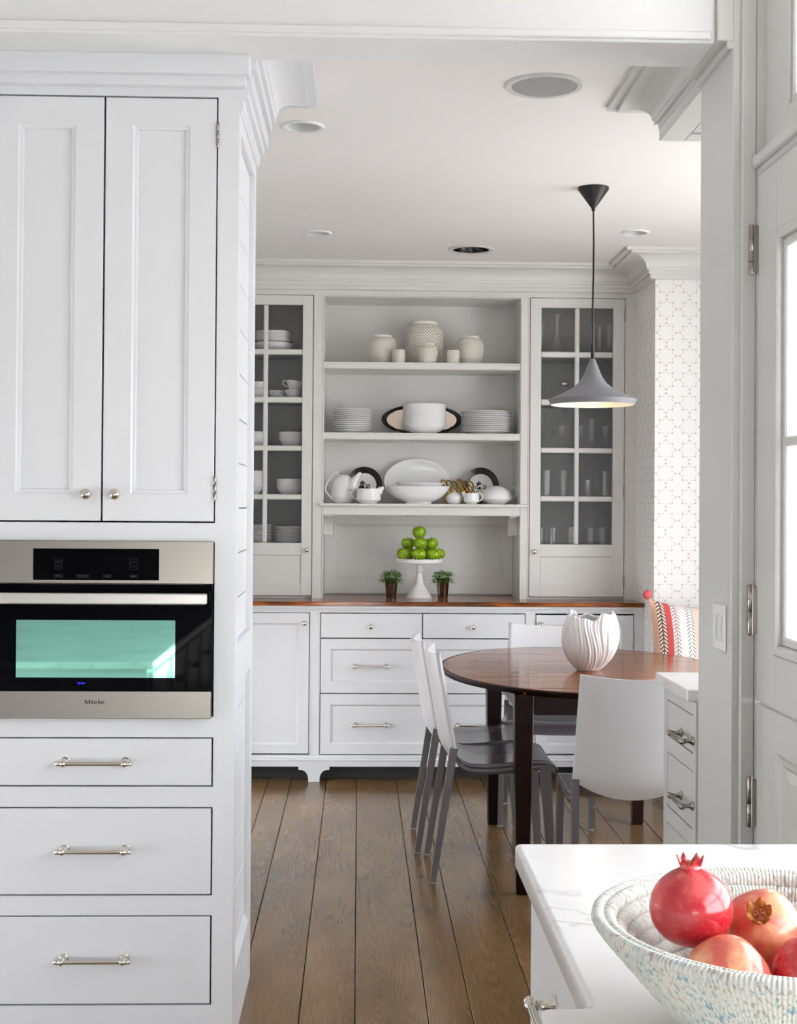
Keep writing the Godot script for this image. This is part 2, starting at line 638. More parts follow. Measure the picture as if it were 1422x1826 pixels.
	tim.fill_rect(Rect2i(49, 58, 4, 8), Color(0.8, 0.8, 0.8))
	tim.fill_rect(Rect2i(57, 58, 3, 8), Color(0.8, 0.8, 0.8))
	for k in 26:
		tim.fill_rect(Rect2i(70 + (k * 7) % 22, 56 + (k * 11) % 26, 5, 3), Color(0.05, 0.05, 0.05))
	for k in 14:
		tim.fill_rect(Rect2i(34 + (k * 5) % 14, 66 + (k * 3) % 14, 4, 3), Color(0.06, 0.06, 0.06))
	M.toile = mat(Color(1, 1, 1), 0.15)
	M.toile.albedo_texture = ImageTexture.create_from_image(tim)


func _ready() -> void:
	rng.seed = 7
	# ---- camera, sky, exposure
	var cam := Camera3D.new()
	cam.name = "camera"
	cam.projection = Camera3D.PROJECTION_FRUSTUM
	cam.near = 0.05
	cam.far = 60.0
	var f := 2400.0
	cam.size = 1826.0 / f * cam.near
	cam.frustum_offset = Vector2(0.0, -36.5 / f * cam.near)
	cam.position = Vector3(0, H, 0)
	cam.rotation = Vector3(0.010, -atan(71.0 / f), 0.007)
	add_child(cam)
	cam.current = true

	var env := Environment.new()
	env.background_mode = Environment.BG_SKY
	var sky := Sky.new()
	var sm := ProceduralSkyMaterial.new()
	sm.sky_top_color = Color(0.95, 0.975, 1.0)
	sm.sky_horizon_color = Color(1.0, 1.0, 1.0)
	sm.ground_horizon_color = Color(0.97, 0.97, 0.96)
	sm.ground_bottom_color = Color(0.93, 0.93, 0.92)
	sm.sun_angle_max = 1.0
	sky.sky_material = sm
	env.sky = sky
	env.background_energy_multiplier = 2.0
	env.tonemap_mode = Environment.TONE_MAPPER_LINEAR
	env.tonemap_exposure = 5.1
	env.sdfgi_enabled = true
	env.ssao_enabled = true
	env.ssil_enabled = true
	var we := WorldEnvironment.new()
	we.name = "world"
	we.environment = env
	add_child(we)

	make_materials()
	build_room()
	build_tall_cabinet()
	build_hutch()
	build_right_side()
	build_table_and_chairs()
	build_lamp_and_ceiling()
	build_shelf_things()
	build_island()


# cove moulding of the dining room: (projection, height)
func cove(bottom: float) -> Array:
	var p := [Vector2(0, bottom), Vector2(0.0319, bottom)]
	if bottom < 2.55: p += [Vector2(0.0319, 2.556), Vector2(0.0434, 2.556)]
	else: p = [Vector2(0, bottom), Vector2(0.0434, bottom)]
	p += [Vector2(0.0434, 2.575), Vector2(0.0546, 2.575), Vector2(0.0546, 2.586)]
	for i in 9:
		var a := PI / 2 * i / 8.0
		p.append(Vector2(0.134 - 0.075 * cos(a), 2.590 + 0.05 * sin(a)))
	p += [Vector2(0.150, 2.640), Vector2(0.150, 2.6505), Vector2(0.1763, 2.6505), Vector2(0.1763, CEIL), Vector2(0, CEIL)]
	return p


func pane_quad(mb: MB, x0: float, x1: float, y0: float, y1: float, z: float) -> void:
	mb.flat()
	mb.quad(Vector3(x0, y0, z), Vector3(x0, y1, z), Vector3(x1, y1, z), Vector3(x1, y0, z))


func paper(mb: MB, a: Vector3, right: Vector3, wide: float, y0: float, y1: float, u0: float) -> void:
	mb.flat()
	var t := 0.1165
	var p := a; var q := a + right * wide
	mb.quad(Vector3(p.x, y0, p.z), Vector3(p.x, y1, p.z), Vector3(q.x, y1, q.z), Vector3(q.x, y0, q.z), Vector2(u0, -y0 / t), Vector2(u0, -y1 / t), Vector2(u0 + wide / t, -y1 / t), Vector2(u0 + wide / t, -y0 / t))


func build_room() -> void:
	# ---- floor: a slab, and every oak board on it
	var m := MB.new()
	m.box(-2.75, 2.55, -0.20, -0.022, -3.2, 7.6)
	var floor_ := struct("floor", m, M.soil, "wide brown oak floorboards with a satin sheen")
	var edges := [-0.449, -0.333, -0.154, 0.0, 0.2014, 0.324, 0.506, 0.640, 0.792, 0.985, 1.118, 1.290, 1.442, 1.630, 1.760, 1.935, 2.07, 2.25, 2.4]
	var x := -0.449
	while x > -2.6:
		x -= rng.randf_range(0.12, 0.2)
		edges.push_front(x)
	for i in edges.size() - 1:
		var cuts := [-3.0, rng.randf_range(-0.6, 0.2), rng.randf_range(3.1, 3.4), 7.45]
		if absf(edges[i] + 0.449) < 0.001: cuts = [-3.0, 0.1, 2.9, 5.25, 7.45]
		elif i % 4 == 2: cuts = [-3.0, 0.4, 2.6, rng.randf_range(6.2, 6.6), 7.45]
		for k in cuts.size() - 1:
			m = MB.new()
			var g := 0.0014
			var x0: float = edges[i] + g
			var x1: float = edges[i + 1] - g
			var d0: float = cuts[k] + 0.0009
			var d1: float = cuts[k + 1] - 0.0009
			var b := 0.0010
			var u0 := rng.randf()
			var v0 := rng.randf()
			m.flat()
			var su := 1.0 / 1.28
			var sv := 1.0 / 3.6
			var ring := []
			for q in [[x0 + b, d0 + b], [x0 + b, d1 - b], [x1 - b, d1 - b], [x1 - b, d0 + b]]:
				ring.append([Vector3(q[0], 0, -q[1]), Vector2(u0 + (q[0] - x0) * su, v0 + (q[1] - d0) * sv)])
			m.quad(ring[0][0], ring[1][0], ring[2][0], ring[3][0], ring[0][1], ring[1][1], ring[2][1], ring[3][1])
			var low := [V(x0, -b, d0), V(x0, -b, d1), V(x1, -b, d1), V(x1, -b, d0)]
			for e in 4:
				var n := (e + 1) % 4
				m.quad(low[e], low[n], ring[n][0], ring[e][0], ring[e][1], ring[n][1], ring[n][1], ring[e][1])
				var deep: Vector3 = low[e] - Vector3(0, 0.02, 0)
				var deep2: Vector3 = low[n] - Vector3(0, 0.02, 0)
				m.quad(deep, deep2, low[n], low[e], ring[e][1], ring[n][1], ring[n][1], ring[e][1])
			obj("plank", m, M.oak[rng.randi() % 5], floor_)

	# ---- ceilings
	var cc := CSGCombiner3D.new()
	cc.name = "ceiling"
	var cb := CSGBox3D.new()
	cb.name = "board"
	cb.size = Vector3(5.3, 0.15, 4.16)
	cb.position = V(-0.1, CEIL + 0.075, 5.52)
	cc.add_child(cb)
	for q in [[-0.1933, 4.470, 0.0715], [-0.198, 6.222, 0.0655], [1.2575, 6.117, 0.0655], [0.542, 6.585, 0.115]]:
		var cy := CSGCylinder3D.new()
		cy.name = "hole"
		cy.operation = CSGShape3D.OPERATION_SUBTRACTION
		cy.radius = q[2] * 0.80
		cy.sides = 40
		cy.height = 0.2
		cy.position = V(q[0], CEIL, q[1])
		cc.add_child(cy, true)
	cc.material_override = M.ceiling
	cc.set_meta("kind", "structure")
	cc.set_meta("label", "smooth white ceiling over the dining area")
	add_child(cc, true)
	m = MB.new()
	m.box(-2.75, 2.55, 2.86, 3.0, -3.2, 3.44)
	struct("ceiling", m, M.ceiling, "white ceiling of the kitchen, above the header beam")

	# ---- header beam between kitchen and dining room
	m = MB.new()
	m.box(-2.6, 0.872, 2.5505, 2.87, 3.282, 3.467, 0.003)
	m.box(-2.6, 0.860, 2.557, 2.577, 3.272, 3.285, 0.003)
	struct("trim_1", m, M.paint, "white header beam with a narrow bead along its lower front edge")

	# ---- right jamb of the opening, its top moulding, casing and door frame
	m = MB.new()
	m.box(0.910, 1.12, 0.0, 2.87, 3.262, 3.572, 0.003)
	m.box(0.872, 0.912, 2.5505, 2.87, 3.262, 3.572, 0.002)
	m.box(0.896, 0.914, 2.531, 2.5505, 3.262, 3.572, 0.002)
	struct("wall_right", m, M.trim, "white painted jamb on the right of the opening")
	m = MB.new()
	m.box(0.929, 0.9645, 0.0, 2.87, 3.246, 3.2635, 0.003)
	m.box(0.9645, 1.12, 0.0, 2.87, 3.241, 3.2635)
	m.box(0.965, 1.11, 2.2155, 2.262, 2.27, 3.245, 0.004)
	m.box(0.952, 0.968, 2.232, 2.262, 2.27, 3.245, 0.004)
	m.box(0.965, 1.12, 0.0, 2.87, 2.13, 2.272, 0.003)
	struct("trim_2", m, M.trim, "grey white frame of the exterior door")
	# transom window over the door
	m = MB.new()
	m.xf = facing_left(0.985)
	for r in [[-3.24, -3.065, 2.262, 2.86], [-2.45, -2.27, 2.262, 2.86], [-3.065, -2.45, 2.262, 2.337], [-3.065, -2.45, 2.80, 2.86]]:
		m.boxz(r[0], r[1], r[2], r[3], -0.04, 0, 0.001)
	for r in [[-3.065, -3.045, 2.337, 2.80], [-2.47, -2.45, 2.337, 2.80], [-3.045, -2.47, 2.337, 2.357]]:
		m.boxz(r[0], r[1], r[2], r[3], -0.03, -0.006, 0.004)
	m.boxz(-2.77, -2.745, 2.337, 2.80, -0.03, -0.006, 0.003)
	var wn := struct("window_1", m, M.trim, "white transom window over the exterior door")
	for r in [[-3.047, -2.77], [-2.745, -2.468]]:
		m = MB.new()
		m.xf = facing_left(1.0)
		pane_quad(m, r[0], r[1], 2.355, 2.80, 0)
		obj("pane", m, M.glass, wn)

	# ---- the two leaves of the Dutch door
	var steps_glass := [[0.012, -0.004], [0.026, 0.004], [0.038, 0.012]]
	var door := struct("door_1", door_frame(), M.trim, "grey white Dutch door, glazed above and panelled below")
	m = MB.new()
	m.xf = facing_left(0.965)
	var sink := [[0.006, 0.005], [0.022, 0.007], [0.032, 0.016], [0.055, 0.012]]
	m.slab(-3.232, -2.282, 0.012, 0.935, 0.0, 0.045, [-3.075, -2.44, 0.20, 0.842], sink)
	obj("lower_leaf", m, M.trim, door)
	for r in [[-3.043, -2.765, 1.11, 1.548], [-2.755, -2.475, 1.11, 1.548], [-3.043, -2.765, 1.568, 2.005], [-2.755, -2.475, 1.568, 2.005]]:
		m = MB.new()
		m.xf = facing_left(0.99)
		pane_quad(m, r[0], r[1], r[2], r[3], 0)
		obj("pane", m, M.glass, door)
	for y in [2.034, 1.158, 0.694]:
		m = MB.new()
		var c := V(0.953, y, 3.243)
		m.lathe([Vector2(0, -0.062), Vector2(0.0065, -0.061), Vector2(0.0078, -0.057), Vector2(0.0078, -0.031), Vector2(0.0088, -0.03), Vector2(0.0088, -0.027), Vector2(0.0078, -0.026), Vector2(0.0078, -0.006), Vector2(0.0072, -0.005), Vector2(0.0078, -0.004), Vector2(0.0078, 0.026), Vector2(0.0088, 0.027), Vector2(0.0088, 0.03), Vector2(0.0078, 0.031), Vector2(0.0078, 0.057), Vector2(0.0065, 0.061), Vector2(0, 0.062)], 16, c)
		m.boxz(0.953, 0.966, y - 0.057, y + 0.057, -3.241, -3.227, 0.001)
		obj("hinge", m, M.nickel, door, "brushed nickel butt hinge")

	# ---- right kitchen wall beyond the door, with a window; rear and left walls
	m = MB.new()
	m.box(0.965, 1.12, 0.0, 2.87, -3.15, 0.2)
	m.box(0.965, 1.12, 0.0, 0.96, 0.2, 2.13)
	m.box(0.965, 1.12, 1.80, 2.87, 0.2, 2.13)
	struct("wall_right", m, M.paint, "white kitchen wall on the right, nearer than the door")
	sash("window_2", 0.99, -2.13, -0.2, 0.96, 1.80, 2, "wide white kitchen window over the island, beside the door")
	m = MB.new()
	m.box(-2.6, 0.965, 0.0, 0.10, -3.15, -3.0)
	m.box(-2.6, 0.965, 1.25, 2.87, -3.15, -3.0)
	m.box(-2.6, -0.85, 0.10, 1.25, -3.15, -3.0)
	m.box(0.90, 0.965, 0.10, 1.25, -3.15, -3.0)
	struct("wall_rear", m, M.paint, "white rear kitchen wall behind the viewer")
	m = MB.new()
	for x2 in [-0.85, -0.01, 0.84]:
		m.box(x2, x2 + 0.06, 0.10, 1.25, -3.1, -3.05)
	struct("window_3", m, M.paint, "unseen low glazed doors behind the viewer, added for front light")  # added low opening, placed for front light and kept out of the oven's reflection
	m = MB.new()
	m.box(-2.75, -2.6, 0.0, 2.87, -3.15, 1.7)
	m.box(-2.75, -2.6, 0.0, 0.06, 1.7, 3.1)
	m.box(-2.75, -2.6, 0.92, 2.87, 1.7, 3.1)
	m.box(-2.75, -2.6, 0.0, 2.87, 3.1, 3.6)
	m.box(-2.6, -1.02, 0.0, 2.87, 3.49, 3.6)
	struct("wall_left", m, M.paint, "white kitchen wall on the left")


	sash("window_6", -2.70, -3.1, -1.7, 0.06, 0.92, 2, "unseen low window in the left kitchen wall, added to light the drawers")  # added opening out of view, brightens the lower cabinet drawers

	# ---- dining room shell
	m = MB.new()
	m.box(-0.95, -0.812, 0.0, CEIL, 4.04, 5.75)
	m.box(-0.95, -0.812, 0.85, CEIL, 5.75, 6.6)
	m.box(-0.95, -0.812, 0.0, 0.05, 5.75, 6.6)
	m.box(-0.95, -0.812, 0.0, CEIL, 6.6, 7.6)
	struct("wall_left", m, M.paint, "white dining room wall at the left end of the dresser")
	sash("window_5", -0.90, -6.6, -5.75, 0.05, 0.85, 2, "unseen low glazing in the left dining wall, added to light the dresser")  # added opening out of view, lets light onto the dresser base
	m = MB.new()
	m.box(-0.95, 1.62, 0.0, CEIL, 7.45, 7.6)
	struct("wall_back", m, M.paint, "back wall of the dining room")
	m = MB.new()
	m.box(1.4665, 2.55, 0.0, CEIL, 6.63, 7.45)
	var nook := struct("wall_nook", m, M.paint, "wallpapered return wall to the right of the dresser")
	m = MB.new()
	paper(m, V(1.4655, 0, 7.45), Vector3(0, 0, 1), 0.82, 0.0, 2.56, 0.35)
	paper(m, V(1.4655, 0, 6.629), Vector3(1, 0, 0), 0.935, 0.0, 2.56, 0.02)
	obj("wallpaper", m, M.wallpaper, nook, "white wallpaper printed with a lattice of pink leafy rings")
	m = MB.new()
	m.box(2.4, 2.55, 0.0, 0.10, 3.6, 6.63)
	m.box(2.4, 2.55, 2.42, CEIL, 3.6, 6.63)
	m.box(2.4, 2.55, 0.10, 2.42, 5.55, 6.63)
	m.box(2.4, 2.55, 0.10, 2.42, 3.6, 3.70)
	struct("wall_bay", m, M.paint, "white wall with the wide dining room window")
	sash("window_4", 2.44, -5.55, -3.70, 0.10, 2.42, 4, "wide white dining room window beside the banquette")
	m = MB.new()
	m.box(1.12, 2.55, 0.0, CEIL, 3.47, 3.6)
	struct("wall_front", m, M.paint, "white wall between kitchen and banquette")

	# ---- mouldings of the dining room
	m = MB.new()
	m.mould(cove(2.535), [Vector2(-0.812, 7.079), Vector2(1.4655, 7.079), Vector2(1.4655, 6.6285), Vector2(2.4, 6.6285)], false)
	struct("trim_3", m, M.hutch, "deep coved crown moulding over the dresser and the wallpapered corner")
	m = MB.new()
	m.box(0.909, 2.4, 2.535, CEIL, 3.573, 4.071, 0.002)
	m.box(0.9088, 0.985, 2.523, 2.536, 3.573, 4.071, 0.002)
	m.box(0.985, 2.4, 2.523, 2.536, 3.99, 4.071, 0.002)
	m.box(0.989, 2.4, 2.526, 2.536, 3.6, 3.982, 0.001)
	struct("trim_4", m, M.trim, "boxed white soffit with a recessed underside on the right")
	m = MB.new()
	var right_prof := cove(2.56)
	m.mould(right_prof, [Vector2(0.95, 3.468), Vector2(0.95, 4.03), Vector2(2.4, 4.03)], true)
	struct("trim_5", m, M.trim, "coved crown moulding wrapping the right soffit")


func door_frame() -> MB:
	var m := MB.new()
	m.xf = facing_left(0.965)
	# upper leaf: stiles, rails, sticking, muntins
	for r in [[-3.232, -3.09, 0.941, 2.212], [-2.43, -2.282, 0.941, 2.212], [-3.09, -2.43, 0.941, 1.064], [-3.09, -2.43, 2.052, 2.212]]:
		m.boxz(r[0], r[1], r[2], r[3], -0.045, 0.0, 0.001)
	for r in [[-3.09, -3.065, 1.064, 2.052], [-2.455, -2.43, 1.064, 2.052], [-3.065, -2.455, 1.064, 1.089], [-3.065, -2.455, 2.027, 2.052]]:
		m.boxz(r[0], r[1], r[2], r[3], -0.04, 0.006, 0.005)
	for r in [[-3.065, -3.043, 1.089, 2.027], [-2.477, -2.455, 1.089, 2.027], [-3.043, -2.477, 1.089, 1.111], [-3.043, -2.477, 2.005, 2.027]]:
		m.boxz(r[0], r[1], r[2], r[3], -0.04, -0.008, 0.004)
	m.boxz(-3.043, -2.477, 1.547, 1.569, -0.04, -0.006, 0.004)
	m.boxz(-2.766, -2.754, 1.089, 2.027, -0.04, -0.006, 0.003)
	return m


# a window of upright panes set in a wall that faces -x; z0..z1 world
func sash(called: String, x: float, z0: float, z1: float, y0: float, y1: float, n: int, label: String) -> void:
	var m := MB.new()
	var b := 0.05
	m.boxz(x, x + 0.05, y0, y0 + b, z0, z1, 0.003)
	m.boxz(x, x + 0.05, y1 - b, y1, z0, z1, 0.003)
	for i in n + 1:
		var z := lerpf(z0, z1 - b, float(i) / n)
		m.boxz(x, x + 0.05, y0, y1, z, z + b, 0.003)
	var mid := (y0 + y1) / 2
	m.boxz(x + 0.01, x + 0.04, mid - 0.012, mid + 0.012, z0, z1, 0.002)
	var o := struct(called, m, M.paint, label)
	for i in n:
		var p := MB.new()
		var za := lerpf(z0, z1 - b, float(i) / n) + b
		var zb := lerpf(z0, z1 - b, float(i + 1) / n)
		p.flat()
		p.quad(Vector3(x + 0.025, y0 + b, za), Vector3(x + 0.025, y1 - b, za), Vector3(x + 0.025, y1 - b, zb), Vector3(x + 0.025, y0 + b, zb))
		obj("pane", p, M.glass, o)


# bar pull seen from the front: bar along x, posts at +-half, rosettes on the face z = 0
func pull_mesh(half: float) -> MB:
	var m := MB.new()
	for s: float in [-1.0, 1.0]:
		var x: float = half * s
		m.xf = Transform3D(Basis(Vector3.RIGHT, PI / 2), Vector3(x, 0, 0))
		m.lathe([Vector2(0.0125, 0), Vector2(0.0125, 0.003), Vector2(0.0095, 0.006), Vector2(0.0062, 0.012), Vector2(0.0058, 0.022), Vector2(0.0075, 0.024), Vector2(0, 0.03)], 16)
		m.xf = Transform3D.IDENTITY
		m.ball(Vector3(x, 0, 0.032), 0.0088, 14)
		m.xf = Transform3D(Basis(Vector3.FORWARD, PI / 2 * s), Vector3(x, 0, 0.032))
		m.lathe([Vector2(0.0062, 0.006), Vector2(0.0075, 0.008), Vector2(0.0075, 0.010), Vector2(0.005, 0.012), Vector2(0.0068, 0.0155), Vector2(0.005, 0.019), Vector2(0, 0.0205)], 14)
	m.xf = Transform3D.IDENTITY
	m.tube([Vector3(-half, 0, 0.032), Vector3(half, 0, 0.032)], 0.0056, 12)
	return m


func knob_mesh(r: float) -> MB:
	var m := MB.new()
	m.xf = Transform3D(Basis(Vector3.RIGHT, PI / 2), Vector3.ZERO)
	m.lathe([Vector2(r * 0.75, 0), Vector2(r * 0.72, 0.003), Vector2(r * 0.42, 0.007), Vector2(r * 0.40, 0.012), Vector2(r * 0.80, 0.017), Vector2(r, 0.022), Vector2(r * 0.98, 0.027), Vector2(r * 0.75, 0.032), Vector2(r * 0.4, 0.0345), Vector2(0, 0.035)], 20)
	return m


func fit(called: String, mb: MB, material: Material, parent: Node, at: Vector3, turn := 0.0) -> MeshInstance3D:
	var o := MeshInstance3D.new()
	o.name = called
	mb.st.generate_normals()
	o.mesh = mb.st.commit()
	o.material_override = material
	parent.add_child(o, true)
	o.position = at - place_of(parent)
	o.rotation.y = turn
	return o


func hinge(parent: Node, x: float, y: float, d: float) -> void:
	var m := MB.new()
	m.lathe([Vector2(0, -0.034), Vector2(0.003, -0.033), Vector2(0.0042, -0.029), Vector2(0.0042, -0.012), Vector2(0.0036, -0.011), Vector2(0.0042, -0.010), Vector2(0.0042, 0.010), Vector2(0.0036, 0.011), Vector2(0.0042, 0.012), Vector2(0.0042, 0.029), Vector2(0.003, 0.033), Vector2(0, 0.034)], 12, V(x, y, d - 0.002))
	obj("hinge", m, M.nickel, parent)


func build_tall_cabinet() -> void:
	var F := 3.468
	var X := -0.3143
	var L := -1.02
	var t := thing("oven_cabinet", "tall white cabinet housing the wall oven, with three drawers below", "cabinet", V(-0.66, 0, 3.75))
	var m := MB.new()
	# face frame
	for r in [[-0.3683, X, 0.0, 2.55], [L, -0.962, 0.0, 2.55], [-0.962, -0.3683, 2.4535, 2.55], [-0.962, -0.3683, 1.308, 1.357], [-0.962, -0.3683, 0.808, 0.861], [-0.962, -0.3683, 0.630, 0.6815], [-0.962, -0.3683, 0.354, 0.4035], [-0.962, -0.3683, 0.0, 0.1245]]:
		m.box(r[0], r[1], r[2], r[3], F, F + 0.02)
	m.box(L, L + 0.02, 0.0, 2.551, F + 0.02, 4.04)
	m.box(L + 0.02, X - 0.021, 0.0, 2.551, 4.018, 4.039)
	m.box(L, X - 0.02, 0.0, 0.02, F + 0.02, 4.02)
	m.box(L, X - 0.02, 2.53, 2.551, F + 0.02, 4.02)
	m.box(L + 0.02, X - 0.02, 1.322, 1.342, F + 0.02, 4.02)
	m.box(L + 0.02, X - 0.02, 0.825, 0.845, F + 0.02, 4.02)
	# side frame: stiles, rails
	for r in [[F + 0.02, 3.535, 0.0, 2.660], [3.968, 4.04, 0.0, 2.660], [3.535, 3.968, 2.375, 2.660], [3.535, 3.968, 0.925, 1.04], [3.535, 3.968, 0.0, 0.188]]:
		m.box(X - 0.02, X, r[2], r[3], r[0], r[1], 0.0008)
	m.box(X - 0.05, X - 0.033, 0.0, 2.551, F + 0.02, 4.02)
	# sloped sill on the bottom rail
	m.flat()
	m.face([V(X - 0.018, 0.215, 3.535), V(X - 0.018, 0.215, 3.968), V(X - 0.001, 0.188, 3.968), V(X - 0.001, 0.188, 3.535)], V(X - 0.1, 0.1, 3.7))
	obj("body", m, M.cabinet, t)
	# horizontal boards of the side
	for sec in [[1.04, 2.375, 1.3953, 0.1222], [0.188, 0.925, 0.7263, 0.1205]]:
		var cuts := [sec[0]]
		var g: float = sec[2] - sec[3] * 12.0
		while g < sec[1]:
			if g > sec[0] + 0.01: cuts.append(g)
			g += sec[3]
		cuts.append(sec[1])
		for i in cuts.size() - 1:
			m = MB.new()
			m.box(X - 0.03, X - 0.014, cuts[i] + 0.0014, cuts[i + 1] - 0.0014, 3.535, 3.968, 0.0012)
			obj("board", m, M.cabinet, t)
	# front fascias and the stepped crown along the side and the back
	m = MB.new()
	m.box(L, -0.2975, 2.4752, 2.503, F - 0.025, F + 0.005, 0.001)
	m.box(L, -0.2862, 2.5006, 2.5505, F - 0.045, F + 0.005, 0.001)
	obj("fascia", m, M.cabinet, t)
	var prof := [Vector2(0, 2.4187), Vector2(0.005, 2.4187), Vector2(0.007, 2.4265), Vector2(0.010, 2.4285), Vector2(0.010, 2.4514), Vector2(0.0224, 2.4514), Vector2(0.0224, 2.4776), Vector2(0.0319, 2.4776), Vector2(0.0319, 2.520), Vector2(0.0290, 2.520), Vector2(0.0290, 2.528), Vector2(0.0434, 2.528), Vector2(0.0434, 2.5586), Vector2(0.0546, 2.5586), Vector2(0.0546, 2.582)]
	var top := cove(2.56)
	for i in range(4, top.size()): prof.append(top[i])
	m = MB.new()
	m.mould(prof, [Vector2(X, F + 0.002), Vector2(X, 4.04), Vector2(-0.812, 4.04)], false)
	obj("crown_moulding", m, M.cabinet, t)
	# doors
	var steps := [[0.004, 0.003], [0.011, 0.0045], [0.013, 0.011]]
	for k in 2:
		m = MB.new()
		if k == 0: m.slab(-0.959, -0.6604, 1.3605, 2.450, -F, 0.02, [-0.879, -0.7325, 1.430, 2.380], steps)
		else: m.slab(-0.6566, -0.3715, 1.3605, 2.450, -F, 0.02, [-0.586, -0.4398, 1.430, 2.380], steps)
		var dr := obj("door", m, M.cabinet, t)
		fit("knob", knob_mesh(0.0145), M.chrome, dr, V([-0.6945, -0.6215][k], 1.4295, F), 0)
		if k == 1:
			hinge(dr, -0.3695, 2.357, F)
			hinge(dr, -0.3695, 1.446, F)
	# drawers
	for r in [[0.6846, 0.8050, 0.7455], [0.4067, 0.6268, 0.5225], [0.1280, 0.3508, 0.2450]]:
		m = MB.new()
		m.slab(-0.9585, -0.3718, r[0], r[1], -F, 0.02)
		var dr := obj("drawer", m, M.cabinet, t)
		fit("handle", pull_mesh(0.077), M.chrome, dr, V(-0.667, r[2], F), 0)

	# ---- the oven
	var o := thing("built_in_oven", "stainless steel wall oven with a black glass door", "oven", V(-0.6665, 0.8582, 3.7))
	var XL := -0.9632
	var XR := -0.3703
	var FO := F - 0.021
	m = MB.new()
	m.box(XL + 0.02, XR - 0.02, 0.868, 1.300, FO + 0.02, 3.95)
	obj("body", m, M.steel, o)
	m = MB.new()
	m.box(XL, XR, 1.2015, 1.3108, FO, FO + 0.021, 0.0015)
	obj("control_panel", m, M.steel, o, "brushed steel control panel")
	m = MB.new()
	m.box(-0.8258, -0.5073, 1.2105, 1.2905, FO - 0.001, FO + 0.002, 0.0006)
	var disp := obj("display", m, M.oven_glass, o, "black glass display with touch keys")
	# faint touch keys: outlined lozenges and short label marks
	m = MB.new()
	m.flat()
	for q in [[-0.7615, 1.262, 0.020, 0.007], [-0.7615, 1.2515, 0.020, 0.007], [-0.7615, 1.241, 0.020, 0.007], [-0.572, 1.262, 0.020, 0.007], [-0.572, 1.2515, 0.020, 0.007], [-0.572, 1.241, 0.020, 0.007], [-0.7615, 1.221, 0.022, 0.0075], [-0.700, 1.221, 0.034, 0.0075], [-0.638, 1.221, 0.022, 0.0075], [-0.572, 1.221, 0.022, 0.0075]]:
		var e := 0.0005
		var z: float = -(FO - 0.0013)
		var x0: float = q[0] - q[2] / 2
		var x1: float = q[0] + q[2] / 2
		var y0: float = q[1] - q[3] / 2
		var y1: float = q[1] + q[3] / 2
		for r in [[x0, x1, y0, y0 + e], [x0, x1, y1 - e, y1], [x0, x0 + e, y0, y1], [x1 - e, x1, y0, y1]]:
			m.quad(Vector3(r[0], r[2], z), Vector3(r[0], r[3], z), Vector3(r[1], r[3], z), Vector3(r[1], r[2], z))
		if q[1] < 1.23:
			m.quad(Vector3(x0 + 0.005, q[1] - 0.0008, z), Vector3(x0 + 0.005, q[1] + 0.0008, z), Vector3(x1 - 0.005, q[1] + 0.0008, z), Vector3(x1 - 0.005, q[1] - 0.0008, z))
	obj("touch_keys", m, M.print_ink, disp).set_meta("kind", "stuff")
	m = MB.new()
	m.box(XL, XR, 0.9295, 1.2000, FO, FO + 0.021, 0.0015)
	var dr := obj("door", m, M.oven_glass, o, "black glass oven door")
	m = MB.new()
	m.box(-0.8667, -0.4648, 0.9630, 1.1090, FO - 0.0008, FO + 0.002)
	obj("window", m, M.oven_window, dr, "mirror-coated green tinted window")
	m = MB.new()
	m.box(XL, -0.3807, 1.1526, 1.1800, FO - 0.052, FO - 0.030, 0.003)
	for x in [XL + 0.02, -0.4]:
		m.box(x - 0.008, x + 0.008, 1.158, 1.175, FO - 0.033, FO + 0.001, 0.002)
	obj("handle", m, M.pale_steel, dr, "flat pale steel bar handle")
	m = MB.new()
	m.flat()
	for k in 5:
		var x := -0.7115 + 0.0042 * k
		var hh := 0.0022 + 0.0008 * (k % 2)
		var z: float = -(FO - 0.0006)
		m.quad(Vector3(x, 0.9485 - hh, z), Vector3(x, 0.9485 + hh, z), Vector3(x + 0.0022, 0.9485 + hh, z), Vector3(x + 0.0022, 0.9485 - hh, z))
	obj("clock_light", m, M.led, dr, "small blue lit clock digits")
	m = MB.new()
	m.box(XL, -0.3722, 0.8582, 0.9290, FO, FO + 0.021, 0.0015)
	var strip := obj("lower_panel", m, M.steel, o, "brushed steel strip under the door")
	var tm := TextMesh.new()
	tm.text = "Miele"
	var fnt := SystemFont.new()
	fnt.font_names = PackedStringArray(["Droid Serif"])
	fnt.font_weight = 700
	tm.font = fnt
	tm.font_size = 64
	tm.pixel_size = 0.051 / 190.0
	tm.depth = 0.0006
	var tx := MeshInstance3D.new()
	tx.name = "lettering"
	tx.mesh = tm
	tx.material_override = M.print_dark
	strip.add_child(tx)
	tx.position = V(-0.668, 0.9005, FO - 0.0004) - place_of(strip)
	tx.scale = Vector3(1.08, 0.74, 1.0)


